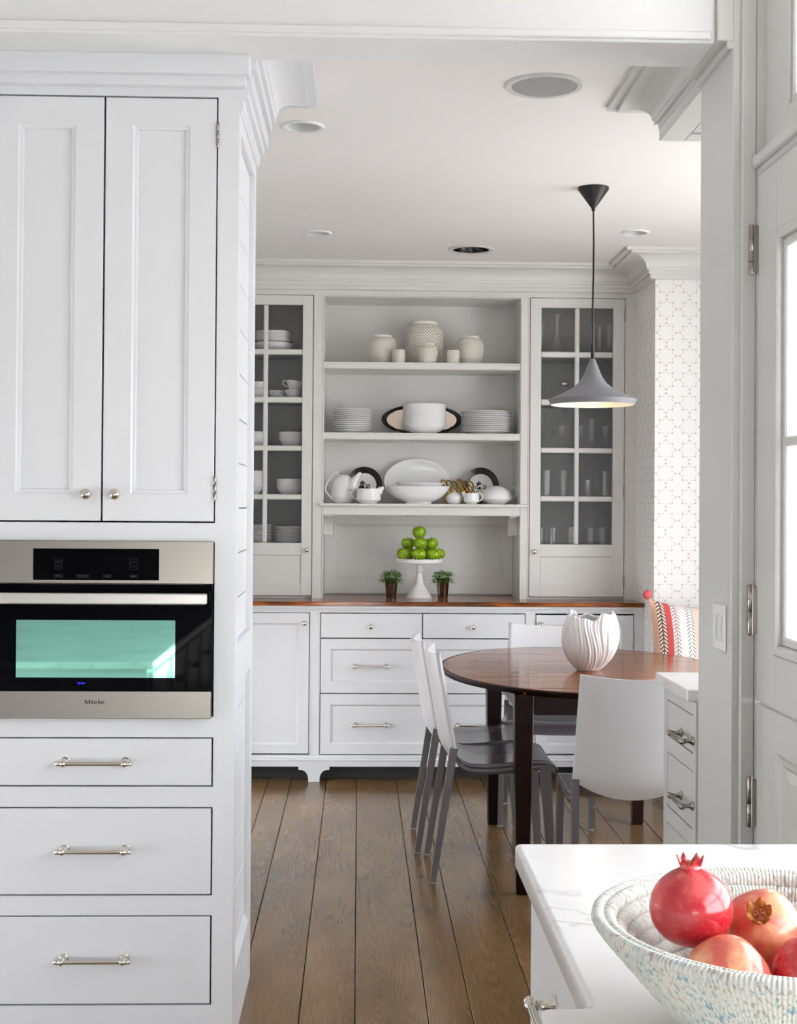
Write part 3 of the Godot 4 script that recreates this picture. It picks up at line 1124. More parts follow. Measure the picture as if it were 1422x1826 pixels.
# upright cupboard door with glazed panes above and a panel below; returns the door part
func glazed_door(t: Node, x0: float, x1: float, hinge_right: bool, d: float) -> void:
	var rows := [[2.222, 2.456], [1.970, 2.195], [1.714, 1.942], [1.458, 1.689], [1.205, 1.433]]
	var px0 := x0 + 0.0575
	var px1 := x1 - 0.0605
	if not hinge_right:
		px0 = x0 + 0.0605
		px1 = x1 - 0.0535
	var mid := (px0 + px1) / 2
	var m := MB.new()
	m.box(x0, px0, 0.929, 2.506, d, d + 0.022, 0.001)
	m.box(px1, x1, 0.929, 2.506, d, d + 0.022, 0.001)
	m.box(px0, px1, 2.456, 2.506, d, d + 0.022)
	m.slab(px0, px1, 0.929, 1.205, -d, 0.022, [px0 + 0.001, px1 - 0.001, 0.988, 1.142], [[0.006, 0.006]], 0.0)
	for i in 4:
		m.box(px0, px1, rows[i + 1][1] - 0.001, rows[i][0] + 0.001, d + 0.002, d + 0.02, 0.005)
	m.box(mid - 0.012, mid + 0.012, 1.205, 2.456, d + 0.001, d + 0.02, 0.005)
	var dr := obj("door", m, M.hutch, t)
	for r in rows:
		for q in [[px0, mid - 0.01], [mid + 0.01, px1]]:
			var p := MB.new()
			pane_quad(p, q[0] - 0.002, q[1] + 0.002, r[0] - 0.002, r[1] + 0.002, -(d + 0.012))
			obj("pane", p, M.glass, dr)
	if hinge_right:
		fit("knob", knob_mesh(0.0135), M.chrome, dr, V(x0 + 0.026, 1.166, d), 0)
		for y in [2.418, 1.485, 1.017]: hinge(dr, x1 + 0.001, y, d)
	else:
		fit("knob", knob_mesh(0.0135), M.chrome, dr, V(x1 - 0.0235, 1.168, d), 0)
		for y in [2.418, 1.485, 1.017]: hinge(dr, x0 - 0.001, y, d)


func build_hutch() -> void:
	var U := 7.08
	var B := 6.863
	var BK := 7.40
	# ---- base cabinet
	var t := thing("base_cabinet", "long white base cabinet with drawers under the dark wood top", "cabinet", V(0.33, 0, 7.1))
	var m := MB.new()
	for r in [[-0.2435, -0.1905, 0.1335, 0.857], [0.8575, 0.9085, 0.1335, 0.857], [1.4165, 1.464, 0.1335, 0.857], [-0.81, -0.757, 0.1335, 0.857], [-0.81, 1.464, 0.857, 0.892], [-0.81, 1.464, 0.100, 0.1335]]:
		m.box(r[0], r[1], r[2], r[3], B, B + 0.02)
	m.box(-0.81, 1.464, 0.07, 0.09, B + 0.02, 7.44)
	m.box(-0.81, -0.79, 0.0, 0.892, B + 0.02, 7.44)
	m.box(1.444, 1.464, 0.0, 0.892, B + 0.02, 7.44)
	m.box(-0.79, 1.444, 0.0, 0.892, 7.42, 7.44)
	for x in [-0.235, 0.86]: m.box(x, x + 0.018, 0.09, 0.892, B + 0.02, 7.38)
	# beads along the uprights
	for x in [-0.2405, -0.1955, 0.8610, 0.9050]:
		m.box(x - 0.002, x + 0.002, 0.1335, 0.857, B - 0.003, B + 0.005, 0.0015)
	obj("body", m, M.cabinet, t)
	m = MB.new()
	m.mould([Vector2(0, 0.860), Vector2(0.004, 0.860), Vector2(0.004, 0.865), Vector2(0.008, 0.867), Vector2(0.010, 0.876), Vector2(0.016, 0.880), Vector2(0.016, 0.892), Vector2(0, 0.892)], [Vector2(-0.81, B + 0.001), Vector2(1.464, B + 0.001)], false)
	obj("top_moulding", m, M.cabinet, t)
	# plinth with bracket feet
	m = MB.new()
	var poly := [Vector2(-0.81, 0.1116), Vector2(-0.81, 0.0)]
	poly.append(Vector2(-0.757, 0.0))
	var arch := func(x: float, s: float) -> Array:
		var out := []
		for i in 7:
			var a := PI / 2 * i / 6.0
			out.append(Vector2(x + s * 0.038 * (1.0 - cos(a)), 0.012 + 0.048 * sin(a)))
		out.append(Vector2(x + s * 0.050, 0.060))
		out.append(Vector2(x + s * 0.050, 0.0774))
		return out
	poly += arch.call(-0.757, 1.0)
	for fx in [-0.2172, 0.883]:
		var l: Array = arch.call(fx - 0.0285, -1.0)
		l.reverse()
		poly += l
		poly += [Vector2(fx - 0.0285, 0.0), Vector2(fx + 0.0285, 0.0)]
		poly += arch.call(fx + 0.0285, 1.0)
	var l2: Array = arch.call(1.411, -1.0)
	l2.reverse()
	poly += l2
	poly += [Vector2(1.411, 0.0), Vector2(1.464, 0.0), Vector2(1.464, 0.1116)]
	m.prism(poly, -(B + 0.012), -(B - 0.012))
	m.mould([Vector2(0, 0.104), Vector2(0.014, 0.104), Vector2(0.016, 0.110), Vector2(0.010, 0.116), Vector2(0.010, 0.122), Vector2(0.004, 0.127), Vector2(0.004, 0.1335), Vector2(0, 0.1335)], [Vector2(-0.81, B), Vector2(1.464, B)], false)
	obj("plinth", m, M.cabinet, t)
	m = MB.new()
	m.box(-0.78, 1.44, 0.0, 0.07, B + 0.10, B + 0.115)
	obj("kick_board", m, M.kick, t, "recessed kick board, coloured dark for the shade there")
	# doors and drawers
	var st := [[0.0045, 0.004], [0.009, 0.009]]
	m = MB.new()
	m.slab(-0.754, -0.2465, 0.140, 0.8545, -B, 0.02, [-0.692, -0.301, 0.186, 0.8025], st)
	var dr := obj("door", m, M.cabinet, t)
	fit("knob", knob_mesh(0.0135), M.chrome, dr, V(-0.2715, 0.8033, B), 0)
	m = MB.new()
	m.slab(0.9115, 1.4135, 0.140, 0.8495, -B, 0.02, [0.968, 1.352, 0.186, 0.799], st)
	dr = obj("door", m, M.cabinet, t)
	fit("knob", knob_mesh(0.0135), M.chrome, dr, V(0.937, 0.803, B), 0)
	for y in [0.742, 0.24]: hinge(dr, 1.415, y, B)
	for r in [[-0.1875, 0.3285], [0.3325, 0.8545]]:
		m = MB.new()
		m.slab(r[0], r[1], 0.7285, 0.853, -B, 0.02)
		dr = obj("drawer", m, M.cabinet, t)
		fit("knob", knob_mesh(0.0135), M.chrome, dr, V([0.065, 0.589][0 if r[0] < 0 else 1], 0.787, B), 0)
	for r in [[0.4475, 0.7245, 0.502, 0.673, 0.585], [0.1365, 0.4435, 0.1885, 0.3905, 0.2865]]:
		m = MB.new()
		m.slab(-0.1875, 0.8545, r[0], r[1], -B, 0.02, [-0.137, 0.804, r[2], r[3]], [[0.006, 0.004], [0.010, 0.009]])
		dr = obj("drawer", m, M.cabinet, t)
		for x in [0.068, 0.5907]: fit("handle", pull_mesh(0.0785), M.chrome, dr, V(x, r[4], B), 0)

	# ---- dark wood top, in boards glued end to end
	var w := thing("wood_worktop", "polished reddish brown wooden worktop on the base cabinet", "worktop", V(0.33, 0.892, 7.1))
	for r in [[-0.81, 0.165], [0.1652, 1.4645]]:
		m = MB.new()
		m.box(r[0], r[1], 0.892, 0.9147, B - 0.024, 7.44, 0.003)
		obj("board", m, M.mahogany, w)

	# ---- upper dresser
	t = thing("dresser_top", "white dresser with open shelves between two glazed cupboards", "dresser", V(0.33, 0.9147, 7.2))
	m = MB.new()
	var y0 := 0.9147
	# face frame
	for r in [[-0.2435, -0.186, y0, 2.509], [0.850, 0.8985, y0, 2.509], [1.4055, 1.4655, y0, 2.509], [-0.8115, -0.750, y0, 2.509], [-0.8115, 1.4655, 2.509, 2.56]]:
		m.box(r[0], r[1], r[2], r[3], U, U + 0.022)
	m.box(-0.186, 0.850, 1.357, 1.398, U, U + 0.022, 0.001)
	# beads along the frame edges
	for x in [-0.2390, -0.1905, 0.8545, 0.8940, 1.4085]:
		m.box(x - 0.003, x + 0.003, y0, 2.506, U - 0.004, U + 0.004, 0.002)
	m.box(-0.186, 0.85, 2.503, 2.509, U - 0.004, U + 0.01, 0.002)
	m.box(-0.186, 0.85, 1.352, 1.358, U - 0.004, U + 0.01, 0.002)
	# partitions, back, top
	for x in [-0.8115, -0.206, 0.850, 1.4455]:
		m.box(x, x + 0.02, y0, 2.56, U + 0.022, BK + 0.03)
	m.box(-0.81, 1.4655, 2.503, 2.56, U + 0.022, BK + 0.03)
	m.box(-0.81, 1.4655, y0, 2.56, BK + 0.012, BK + 0.03)
	m.box(-0.80, -0.206, y0, y0 + 0.012, U + 0.022, BK + 0.012)
	m.box(0.87, 1.4455, y0, y0 + 0.012, U + 0.022, BK + 0.012)
	obj("body", m, M.hutch, t)
	m = MB.new()
	m.box(-0.186, 0.850, 1.358, 2.503, BK, BK + 0.014)
	obj("back_panel", m, M.hutch, t)
	m = MB.new()
	m.slab(-0.186, 0.850, y0 + 0.004, 1.358, -BK, 0.014, [-0.129, 0.797, 0.997, 1.302], [[0.005, 0.004], [0.014, 0.006], [0.017, 0.010]])
	obj("back_panel", m, M.hutch, t)
	for y in [2.1577, 1.786]:
		m = MB.new()
		m.box(-0.186, 0.850, y - 0.0355, y, U + 0.004, BK, 0.001)
		m.box(-0.186, 0.850, y - 0.010, y + 0.001, U + 0.000, U + 0.006, 0.002)
		m.box(-0.186, 0.850, y - 0.0355, y - 0.030, U + 0.001, U + 0.006, 0.002)
		obj("shelf", m, M.hutch, t)
	m = MB.new()
	m.box(-0.207, 0.888, 1.398, 1.414, U - 0.022, U + 0.002, 0.003)
	m.box(-0.186, 0.850, 1.398, 1.414, U + 0.002, BK, 0)
	obj("shelf", m, M.hutch, t)
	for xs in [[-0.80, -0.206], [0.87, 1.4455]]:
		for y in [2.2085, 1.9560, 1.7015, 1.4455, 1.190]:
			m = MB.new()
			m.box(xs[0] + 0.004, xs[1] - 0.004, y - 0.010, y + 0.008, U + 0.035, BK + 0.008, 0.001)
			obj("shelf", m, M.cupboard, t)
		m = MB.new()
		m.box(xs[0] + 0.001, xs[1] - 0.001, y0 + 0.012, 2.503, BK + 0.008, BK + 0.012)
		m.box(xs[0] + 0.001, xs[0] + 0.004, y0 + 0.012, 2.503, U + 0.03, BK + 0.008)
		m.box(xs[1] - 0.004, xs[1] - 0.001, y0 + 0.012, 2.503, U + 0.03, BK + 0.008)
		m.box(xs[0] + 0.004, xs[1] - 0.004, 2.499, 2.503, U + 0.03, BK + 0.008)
		obj("lining", m, M.cupboard, t, "glazed cupboard interior, greyed to stand for its shade")
	# brackets under the open shelf
	for x in [-0.1855, 0.8005]:
		m = MB.new()
		var bp := [Vector2(0, 1.357), Vector2(0.11, 1.357), Vector2(0.11, 1.345)]
		for i in 9:
			var a := PI / 2 * i / 8.0
			bp.append(Vector2(0.100 - 0.065 * sin(a), 1.340 - 0.085 * (1.0 - cos(a))))
		bp += [Vector2(0.038, 1.247), Vector2(0, 1.247)]
		m.xf = Transform3D(Basis(Vector3(0, 0, 1), Vector3(0, 1, 0), Vector3(-1, 0, 0)), Vector3(x, 0, -(U + 0.135)))
		m.prism(bp, -0.049, 0.0)
		obj("bracket", m, M.hutch, t)
	# the little puck light under the shelf
	m = MB.new()
	m.lathe([Vector2(0, 1.345), Vector2(0.053, 1.346), Vector2(0.059, 1.3505), Vector2(0.059, 1.356)], 24, V(0.312, 0, 7.2))
	obj("puck_light", m, M.matte_white, t, "small white round light under the shelf")
	glazed_door(t, -0.7475, -0.2465, false, U)
	glazed_door(t, 0.9025, 1.4025, true, U)


func build_right_side() -> void:
	# ---- base cabinet facing the aisle, under a marble top
	var X := 0.905
	var t := thing("side_cabinet", "white drawer cabinet under the small marble top on the right", "cabinet", V(1.2, 0, 3.77))
	var m := MB.new()
	m.xf = facing_left(X)
	for r in [[-3.951, -3.905, 0.0, 0.883], [-3.605, -3.574, 0.0, 0.883], [-3.905, -3.605, 0.847, 0.883], [-3.905, -3.605, 0.696, 0.742], [-3.905, -3.605, 0.491, 0.538], [-3.905, -3.605, 0.0, 0.20]]:
		m.boxz(r[0], r[1], r[2], r[3], -0.02, 0.0)
	m.boxz(-3.951, -3.935, 0.0, 0.883, -0.60, -0.02)
	m.boxz(-3.951, -3.603, 0.0, 0.883, -0.62, -0.60)
	m.boxz(-3.951, -3.603, 0.865, 0.883, -0.60, -0.02)
	obj("body", m, M.trim, t)
	for r in [[0.7445, 0.8445, 0.778], [0.5405, 0.6935, 0.604], [0.2025, 0.4885, 0.35]]:
		m = MB.new()
		m.xf = facing_left(X)
		m.slab(-3.9025, -3.6075, r[0], r[1], 0.0, 0.02)
		var dr := obj("drawer", m, M.trim, t)
		fit("handle", pull_mesh(0.066), M.nickel, dr, V(X, r[2], 3.664), -PI / 2)
	m = MB.new()
	m.box(0.887, 1.54, 0.883, 0.915, 3.603, 3.985, 0.003)
	tag(obj("marble_top", m, M.marble), "white veined marble top on the drawer cabinet at right", "worktop")
	# ---- light switches on the jamb
	t = thing("light_switch", "white two-gang switch plate on the right jamb", "switch", V(0.910, 1.107, 3.352))
	m = MB.new()
	m.xf = facing_left(0.910)
	m.boxz(-3.408, -3.296, 1.05, 1.164, 0.0, 0.006, 0.003)
	obj("plate", m, M.switch, t)
	for z in [-3.375, -3.329]:
		m = MB.new()
		m.xf = facing_left(0.904)
		m.slab(z - 0.0165, z + 0.0165, 1.073, 1.140, 0.003, 0.003, [z - 0.014, z + 0.014, 1.076, 1.137], [[0.001, 0.002]])
		m.flat()
		m.face([Vector3(z - 0.013, 1.106, 0.0045), Vector3(z + 0.013, 1.106, 0.0045), Vector3(z + 0.013, 1.136, 0.002), Vector3(z - 0.013, 1.136, 0.002)], Vector3(z, 1.1, -0.1))
		m.face([Vector3(z - 0.013, 1.106, 0.0045), Vector3(z + 0.013, 1.106, 0.0045), Vector3(z + 0.013, 1.077, 0.002), Vector3(z - 0.013, 1.077, 0.002)], Vector3(z, 1.1, -0.1))
		obj("rocker", m, M.switch, t)
	# ---- banquette with its cushion
	t = thing("banquette", "white banquette bench in the corner below the wallpaper", "bench", V(1.93, 0, 6.3))
	m = MB.new()
	m.box(1.55, 2.39, 0.0, 0.40, 6.10, 6.62, 0.003)
	obj("base", m, M.cabinet, t)
	m = MB.new()
	m.box(1.40, 2.39, 0.40, 0.46, 6.05, 6.62, 0.02)
	obj("seat", m, M.linen, t)
	var cu := thing("striped_cushion", "coral and cream striped cushion with a pink pompom on the banquette", "cushion", V(1.66, 0.46, 6.42))
	m = MB.new()
	m.flip = true
	cushion(m, V(1.656, 0.72, 6.42), 0.50, 0.50, 0.15, -0.22)
	obj("cover", m, M.stripes, cu)
	for q in [[-0.256, 0.268], [0.256, 0.268]]:
		m = MB.new()
		var c := V(1.656 + q[0], 0.72 + q[1] * cos(0.22), 6.42 + q[1] * sin(0.22))
		m.flip = true
		var rows := []
		for j in 11:
			var row := []
			for i in 18:
				var a := -PI / 2 + PI * j / 10.0
				var b := TAU * i / 18.0
				var r := 0.0215 * (1.0 + 0.13 * sin(i * 5.1 + j * 3.7))
				row.append(c + Vector3(cos(a) * cos(b), sin(a), -cos(a) * sin(b)) * r)
			rows.append(row)
		m.grid(rows, true)
		obj("pompom", m, M.pom, cu, "round pink wool pompom")
	# ---- curtain beside the window
	t = thing("curtain", "pale gathered curtain at the near end of the dining window", "curtain", V(2.3, 0, 4.0))
	m = MB.new()
	var rows2 := []
	for j in 2:
		var row := []
		for i in 61:
			var u := i / 60.0
			row.append(V(2.30 + 0.035 * sin(u * TAU * 7.0), 0.04 + 2.40 * j, 3.75 + 0.50 * u))
		rows2.append(row)
	m.grid(rows2)
	obj("cloth", m, M.curtain, t)
	m = MB.new()
	m.tube([V(2.30, 2.46, 3.63), V(2.30, 2.46, 6.5)], 0.012, 12)
	obj("rod", m, M.nickel, t)


# plump square cushion: lies in the x-y plane, leaning back by tilt about x
func cushion(m: MB, c: Vector3, w: float, h: float, thick: float, tilt: float) -> void:
	var n := 26
	for side: float in [1.0, -1.0]:
		var rows := []
		for j in n + 1:
			var row := []
			for i in n + 1:
				var u := -1.0 + 2.0 * i / n
				var v := -1.0 + 2.0 * j / n
				# edges pull in between the corners
				var x := u * w / 2 * (1.0 - 0.07 * (1.0 - v * v) * absf(u))
				var y := v * h / 2 * (1.0 - 0.15 * (1.0 - u * u) * maxf(v, 0.0) - 0.03 * (1.0 - u * u) * absf(v))
				var z := side * thick / 2 * pow(maxf(0.0, (1.0 - u * u) * (1.0 - v * v)), 0.42)
				z += 0.006 * sin(u * 9.0 + v * 4.0) * (1.0 - u * u) * (1.0 - v * v)
				row.append(c + Basis(Vector3.RIGHT, tilt) * Vector3(x, y, z))
			rows.append(row)
		if side < 0:
			for r in rows: r.reverse()
		m.grid(rows)


func make_chair() -> Node3D:
	var t := thing("dining_chair", "", "chair", Vector3.ZERO, "white and grey chairs around the dining table")
	# chair faces +x, width along z
	var back_pt := func(u: float, v: float, off: float) -> Vector3:
		# u across -1..1, v 0 bottom .. 1 top
		var half := lerpf(0.205, 0.190, v)
		var yb := lerpf(0.497, 0.428, 1.0 - u * u)
		var yt := 0.856 - 0.014 * (1.0 - u * u)
		var y := lerpf(yb, yt, v)
		var bulge := 0.040 * (1.0 - u * u)
		var x := lerpf(-0.163, -0.224, clampf((y - 0.497) / 0.355, -0.3, 1.0)) - bulge
		if y < 0.52:
			var k := (0.52 - y) / 0.09
			x += 0.040 * k * k
		return Vector3(x + off, y, u * half)
	var nu := 20
	var nv := 14
	var loop := []
	for j in nv + 1:
		var row := []
		for i in nu + 1: row.append(back_pt.call(-1.0 + 2.0 * i / nu, float(j) / nv, -0.007))
		for i in nu + 1: row.append(back_pt.call(1.0 - 2.0 * i / nu, float(j) / nv, 0.007))
		loop.append(row)
	var m := MB.new()
	m.flip = true
	m.grid(loop, true)
	m.flat()
	var a: Array = loop[nv]
	var b: Array = loop[0]
	for i in nu:
		m.quad(a[i], a[2 * nu + 1 - i], a[2 * nu - i], a[i + 1])
		m.quad(b[i], b[i + 1], b[2 * nu - i], b[2 * nu + 1 - i])
	obj("backrest", m, M.chair_white, t)
	# seat: side profile swept across, slightly dished
	var prof := [Vector2(-0.172, 0.505), Vector2(-0.163, 0.485), Vector2(-0.150, 0.462), Vector2(-0.128, 0.445), Vector2(-0.100, 0.436), Vector2(-0.05, 0.434), Vector2(0.02, 0.438), Vector2(0.09, 0.446), Vector2(0.15, 0.450), Vector2(0.190, 0.446), Vector2(0.212, 0.436), Vector2(0.224, 0.420)]
	loop = []
	var ns := 12
	for p in prof:
		var row := []
		for i in ns + 1:
			var u := -1.0 + 2.0 * i / ns
			row.append(Vector3(p.x - (0.030 * (1.0 - u * u) if p.x < -0.14 else 0.0), p.y + 0.006 * u * u, -u * 0.203))
		for i in ns + 1:
			var u := 1.0 - 2.0 * i / ns
			row.append(Vector3(p.x - (0.030 * (1.0 - u * u) if p.x < -0.14 else 0.0) + (0.004 if p.x < -0.11 else 0.0), p.y - 0.012 + 0.006 * u * u, -u * 0.203))
		loop.append(row)
	m = MB.new()
	m.grid(loop, true)
	m.flat()
	for e in [0, prof.size() - 1]:
		var r: Array = loop[e]
		for i in ns:
			if e == 0: m.quad(r[i], r[i + 1], r[2 * ns - i], r[2 * ns + 1 - i])
			else: m.quad(r[i], r[2 * ns + 1 - i], r[2 * ns - i], r[i + 1])
	obj("seat", m, M.chair_seat, t)
	# frame rail under each seat edge
	m = MB.new()
	for s: float in [-1.0, 1.0]:
		var z: float = s * 0.192
		for i in range(1, prof.size() - 1):
			var p: Vector2 = prof[i]
			var q: Vector2 = prof[mini(i + 1, prof.size() - 2)]
			if i == prof.size() - 2: break
			var sh := 0.008
			var A := [Vector3(p.x, p.y - sh, z - 0.011), Vector3(p.x, p.y - sh, z + 0.011), Vector3(p.x + 0.003, p.y - sh - 0.022, z + 0.011), Vector3(p.x + 0.003, p.y - sh - 0.022, z - 0.011)]
			var B := [Vector3(q.x, q.y - sh, z - 0.011), Vector3(q.x, q.y - sh, z + 0.011), Vector3(q.x + 0.003, q.y - sh - 0.022, z + 0.011), Vector3(q.x + 0.003, q.y - sh - 0.022, z - 0.011)]
			for k in 4: m.quad(A[k], B[k], B[(k + 1) % 4], A[(k + 1) % 4])
	obj("seat_frame", m, M.chair_leg, t)
	for s: float in [-1.0, 1.0]:
		for front in [true, false]:
			m = MB.new()
			var c := [Vector3(-0.166, 0.502, s * 0.196), Vector3(-0.243, 0.004, s * 0.205)]
			var w0 := 0.015; var w1 := 0.0115
			if front:
				c = [Vector3(0.176, 0.440, s * 0.192), Vector3(0.204, 0.004, s * 0.198)]
				w0 = 0.021; w1 = 0.013
			var rows := []
			for k in 2:
				var w: float = [w0, w1][k]
				var p: Vector3 = c[k]
				rows.append([p + Vector3(-w, 0, -0.011), p + Vector3(-w, 0, 0.011), p + Vector3(w, 0, 0.011), p + Vector3(w, 0, -0.011)])
			m.flat()
			for k in 4: m.quad(rows[0][k], rows[0][(k + 1) % 4], rows[1][(k + 1) % 4], rows[1][k])
			m.face(rows[0], c[1])
			m.face(rows[1], c[0])
			var lg := obj("leg", m, M.chair_leg, t)
			m = MB.new()
			m.boxz(c[1].x - w1 - 0.001, c[1].x + w1 + 0.001, 0.0, 0.008, c[1].z - 0.012, c[1].z + 0.012, 0.002)
			obj("foot", m, M.grille, lg)
	return t


func build_table_and_chairs() -> void:
	var t := thing("dining_table", "oval reddish brown wooden dining table with square tapered legs", "table", V(0.925, 0, 5.48))
	var rx := 0.585
	var rz := 0.785
	var cx := 0.925
	var cd := 5.48
	var cuts := [cd - rz, 4.835, 5.165, 5.42, 5.675, 5.95, cd + rz]
	for k in cuts.size() - 1:
		var m := MB.new()
		var a: float = (cuts[k] - cd) / rz
		var b: float = (cuts[k + 1] - cd) / rz
		var n := 14
		var lay := []
		for q in [[-0.010, 0.7275], [-0.0072, 0.7475], [-0.0072, 0.750]]:
			var row := []
			var sg: float = q[0] - 0.004
			var g := 0.0013
			for i in n + 1:
				var s := lerpf(asin(clampf(a, -1, 1)), asin(clampf(b, -1, 1)), float(i) / n)
				var d := clampf(cd + sin(s) * (rz + sg), cuts[k] + (g if k > 0 else -1.0), cuts[k + 1] - (g if k < cuts.size() - 2 else -1.0))
				row.append(V(cx + cos(s) * (rx + sg), q[1], d))
			for i in n + 1:
				var s := lerpf(asin(clampf(b, -1, 1)), asin(clampf(a, -1, 1)), float(i) / n)
				var d := clampf(cd + sin(s) * (rz + sg), cuts[k] + (g if k > 0 else -1.0), cuts[k + 1] - (g if k < cuts.size() - 2 else -1.0))
				row.append(V(cx - cos(s) * (rx + sg), q[1], d))
			lay.append(row)
		m.flat()
		var nr: int = lay[0].size()
		for j in lay.size() - 1:
			for i in nr:
				var i2 := (i + 1) % nr
				m.quad(lay[j][i], lay[j + 1][i], lay[j + 1][i2], lay[j][i2])
		var top: Array = lay[lay.size() - 1]
		var bot: Array = lay[0]
		m.face(top, top[0] - Vector3(0, 1, 0))
		m.face(bot, bot[0] + Vector3(0, 1, 0))
		obj("board", m, M.mahogany, t)
	var edge := MB.new()
	var er := []
	for k in 120:
		var s := -TAU * k / 120.0
		var row := []
		for q in [[-0.030, 0.7255], [-0.020, 0.725], [-0.006, 0.735], [0.002, 0.743], [0.0025, 0.7475], [0.0, 0.7496], [-0.0068, 0.7496], [-0.0068, 0.7275]]:
			row.append(V(cx + cos(s) * (rx + q[0]), q[1], cd + sin(s) * (rz + q[0])))
		er.append(row)
	er.append(er[0])
	edge.flip = true
	edge.grid(er, true)
	obj("rim", edge, M.dark_wood, t, "dark moulded edge of the table top")
	var lx := [0.604, 1.246]
	var ld := [4.885, 5.955]
	var m2 := MB.new()
	for d in ld: m2.box(lx[0], lx[1], 0.648, 0.725, d - 0.012, d + 0.012, 0.002)
	for x in lx: m2.box(x - 0.012, x + 0.012, 0.648, 0.725, ld[0], ld[1], 0.002)
	obj("apron", m2, M.dark_wood, t)
	for x in lx:
		for d in ld:
			m2 = MB.new()
			m2.flat()
			var rows := []
			for q in [[0.0, 0.021], [0.006, 0.024], [0.60, 0.034], [0.725, 0.035]]:
				var w: float = q[1]
				var e := 0.004
				rows.append([V(x - w + e, q[0], d - w), V(x + w - e, q[0], d - w), V(x + w, q[0], d - w + e), V(x + w, q[0], d + w - e), V(x + w - e, q[0], d + w), V(x - w + e, q[0], d + w), V(x - w, q[0], d + w - e), V(x - w, q[0], d - w + e)])
			for j in rows.size() - 1:
				for i in 8: m2.quad(rows[j][i], rows[j + 1][i], rows[j + 1][(i + 1) % 8], rows[j][(i + 1) % 8])
			m2.face(rows[0], rows[1][0] + Vector3(0, 1, 0))
			obj("leg", m2, M.dark_wood, t)

	var c := make_chair()
	c.position = V(0.528, 0, 5.215)
	c.set_meta("label", "white-backed grey chair at the left of the table, nearer of two side by side")
	dup(c, V(0.490, 0, 5.650), 0.0, "white-backed grey chair at the left of the table, nearer the dresser")
	dup(c, V(0.862, 0, 6.075), -deg_to_rad(100.0), "white-backed grey chair facing the kitchen from behind the table")
	dup(c, V(0.922, 0, 4.625), deg_to_rad(90.0), "white-backed grey chair seen from behind, beside the drawer cabinet")

	# ---- rippled vase
	var v := thing("rippled_vase", "white rippled ceramic vase standing on the dining table", "vase", V(0.925, 0.75, 5.38))
	var prof := [[0.0, 0.042], [0.004, 0.050], [0.018, 0.062], [0.045, 0.084], [0.08, 0.103], [0.115, 0.111], [0.15, 0.110], [0.18, 0.104], [0.205, 0.094], [0.222, 0.086]]
	m2 = MB.new()
	var rows := []
	var nseg := 220
	var shape := func(tt: float, k: int, inner: float) -> Vector3:
		var th := TAU * k / nseg
		var f := tt * (prof.size() - 1)
		var i0 := mini(int(f), prof.size() - 2)
		var fr := f - i0
		var h := lerpf(prof[i0][0], prof[i0 + 1][0], fr)
		var r := lerpf(prof[i0][1], prof[i0 + 1][1], fr)
		var up := tt * tt
		var wob := 0.55 * sin(tt * 5.0 + th * 2.0) + 0.3 * sin(tt * 8.0 + th * 3.0)
		var rip := 1.2 * pow(absf(sin(th * 21.0 + wob * 4.2)), 0.6) * 2.0 - 1.2 + 0.6 * sin(th * 23.0 + wob * 6.0 + 1.0)
		r += 0.0034 * rip * smoothstep(0.05, 0.35, tt) + 0.007 * sin(th * 3.0 + 1.0 + tt * 2.0) * tt
		var hh := h + (0.012 * sin(th * 2.0 + 2.4) + 0.007 * sin(th * 5.0 + 0.7) + 0.004 * sin(th * 9.0)) * up
		r -= inner
		return V(0.925 + r * cos(th) + 0.012 * up, 0.75 + hh, 5.38 + r * sin(th))
	for j in 25:
		var row := []
		for k in nseg: row.append(shape.call(j / 24.0, k, 0.0))
		row.reverse()
		rows.append(row)
	for j in 12:
		var row := []
		for k in nseg: row.append(shape.call(1.0 - j / 12.0 * 0.9, k, 0.005))
		row.reverse()
		rows.append(row)
	m2.grid(rows, true)
	m2.lathe([Vector2(0, 0.001), Vector2(0.042, 0.0)], 32, V(0.925, 0.75, 5.38))
	obj("body", m2, M.matte_white, v)


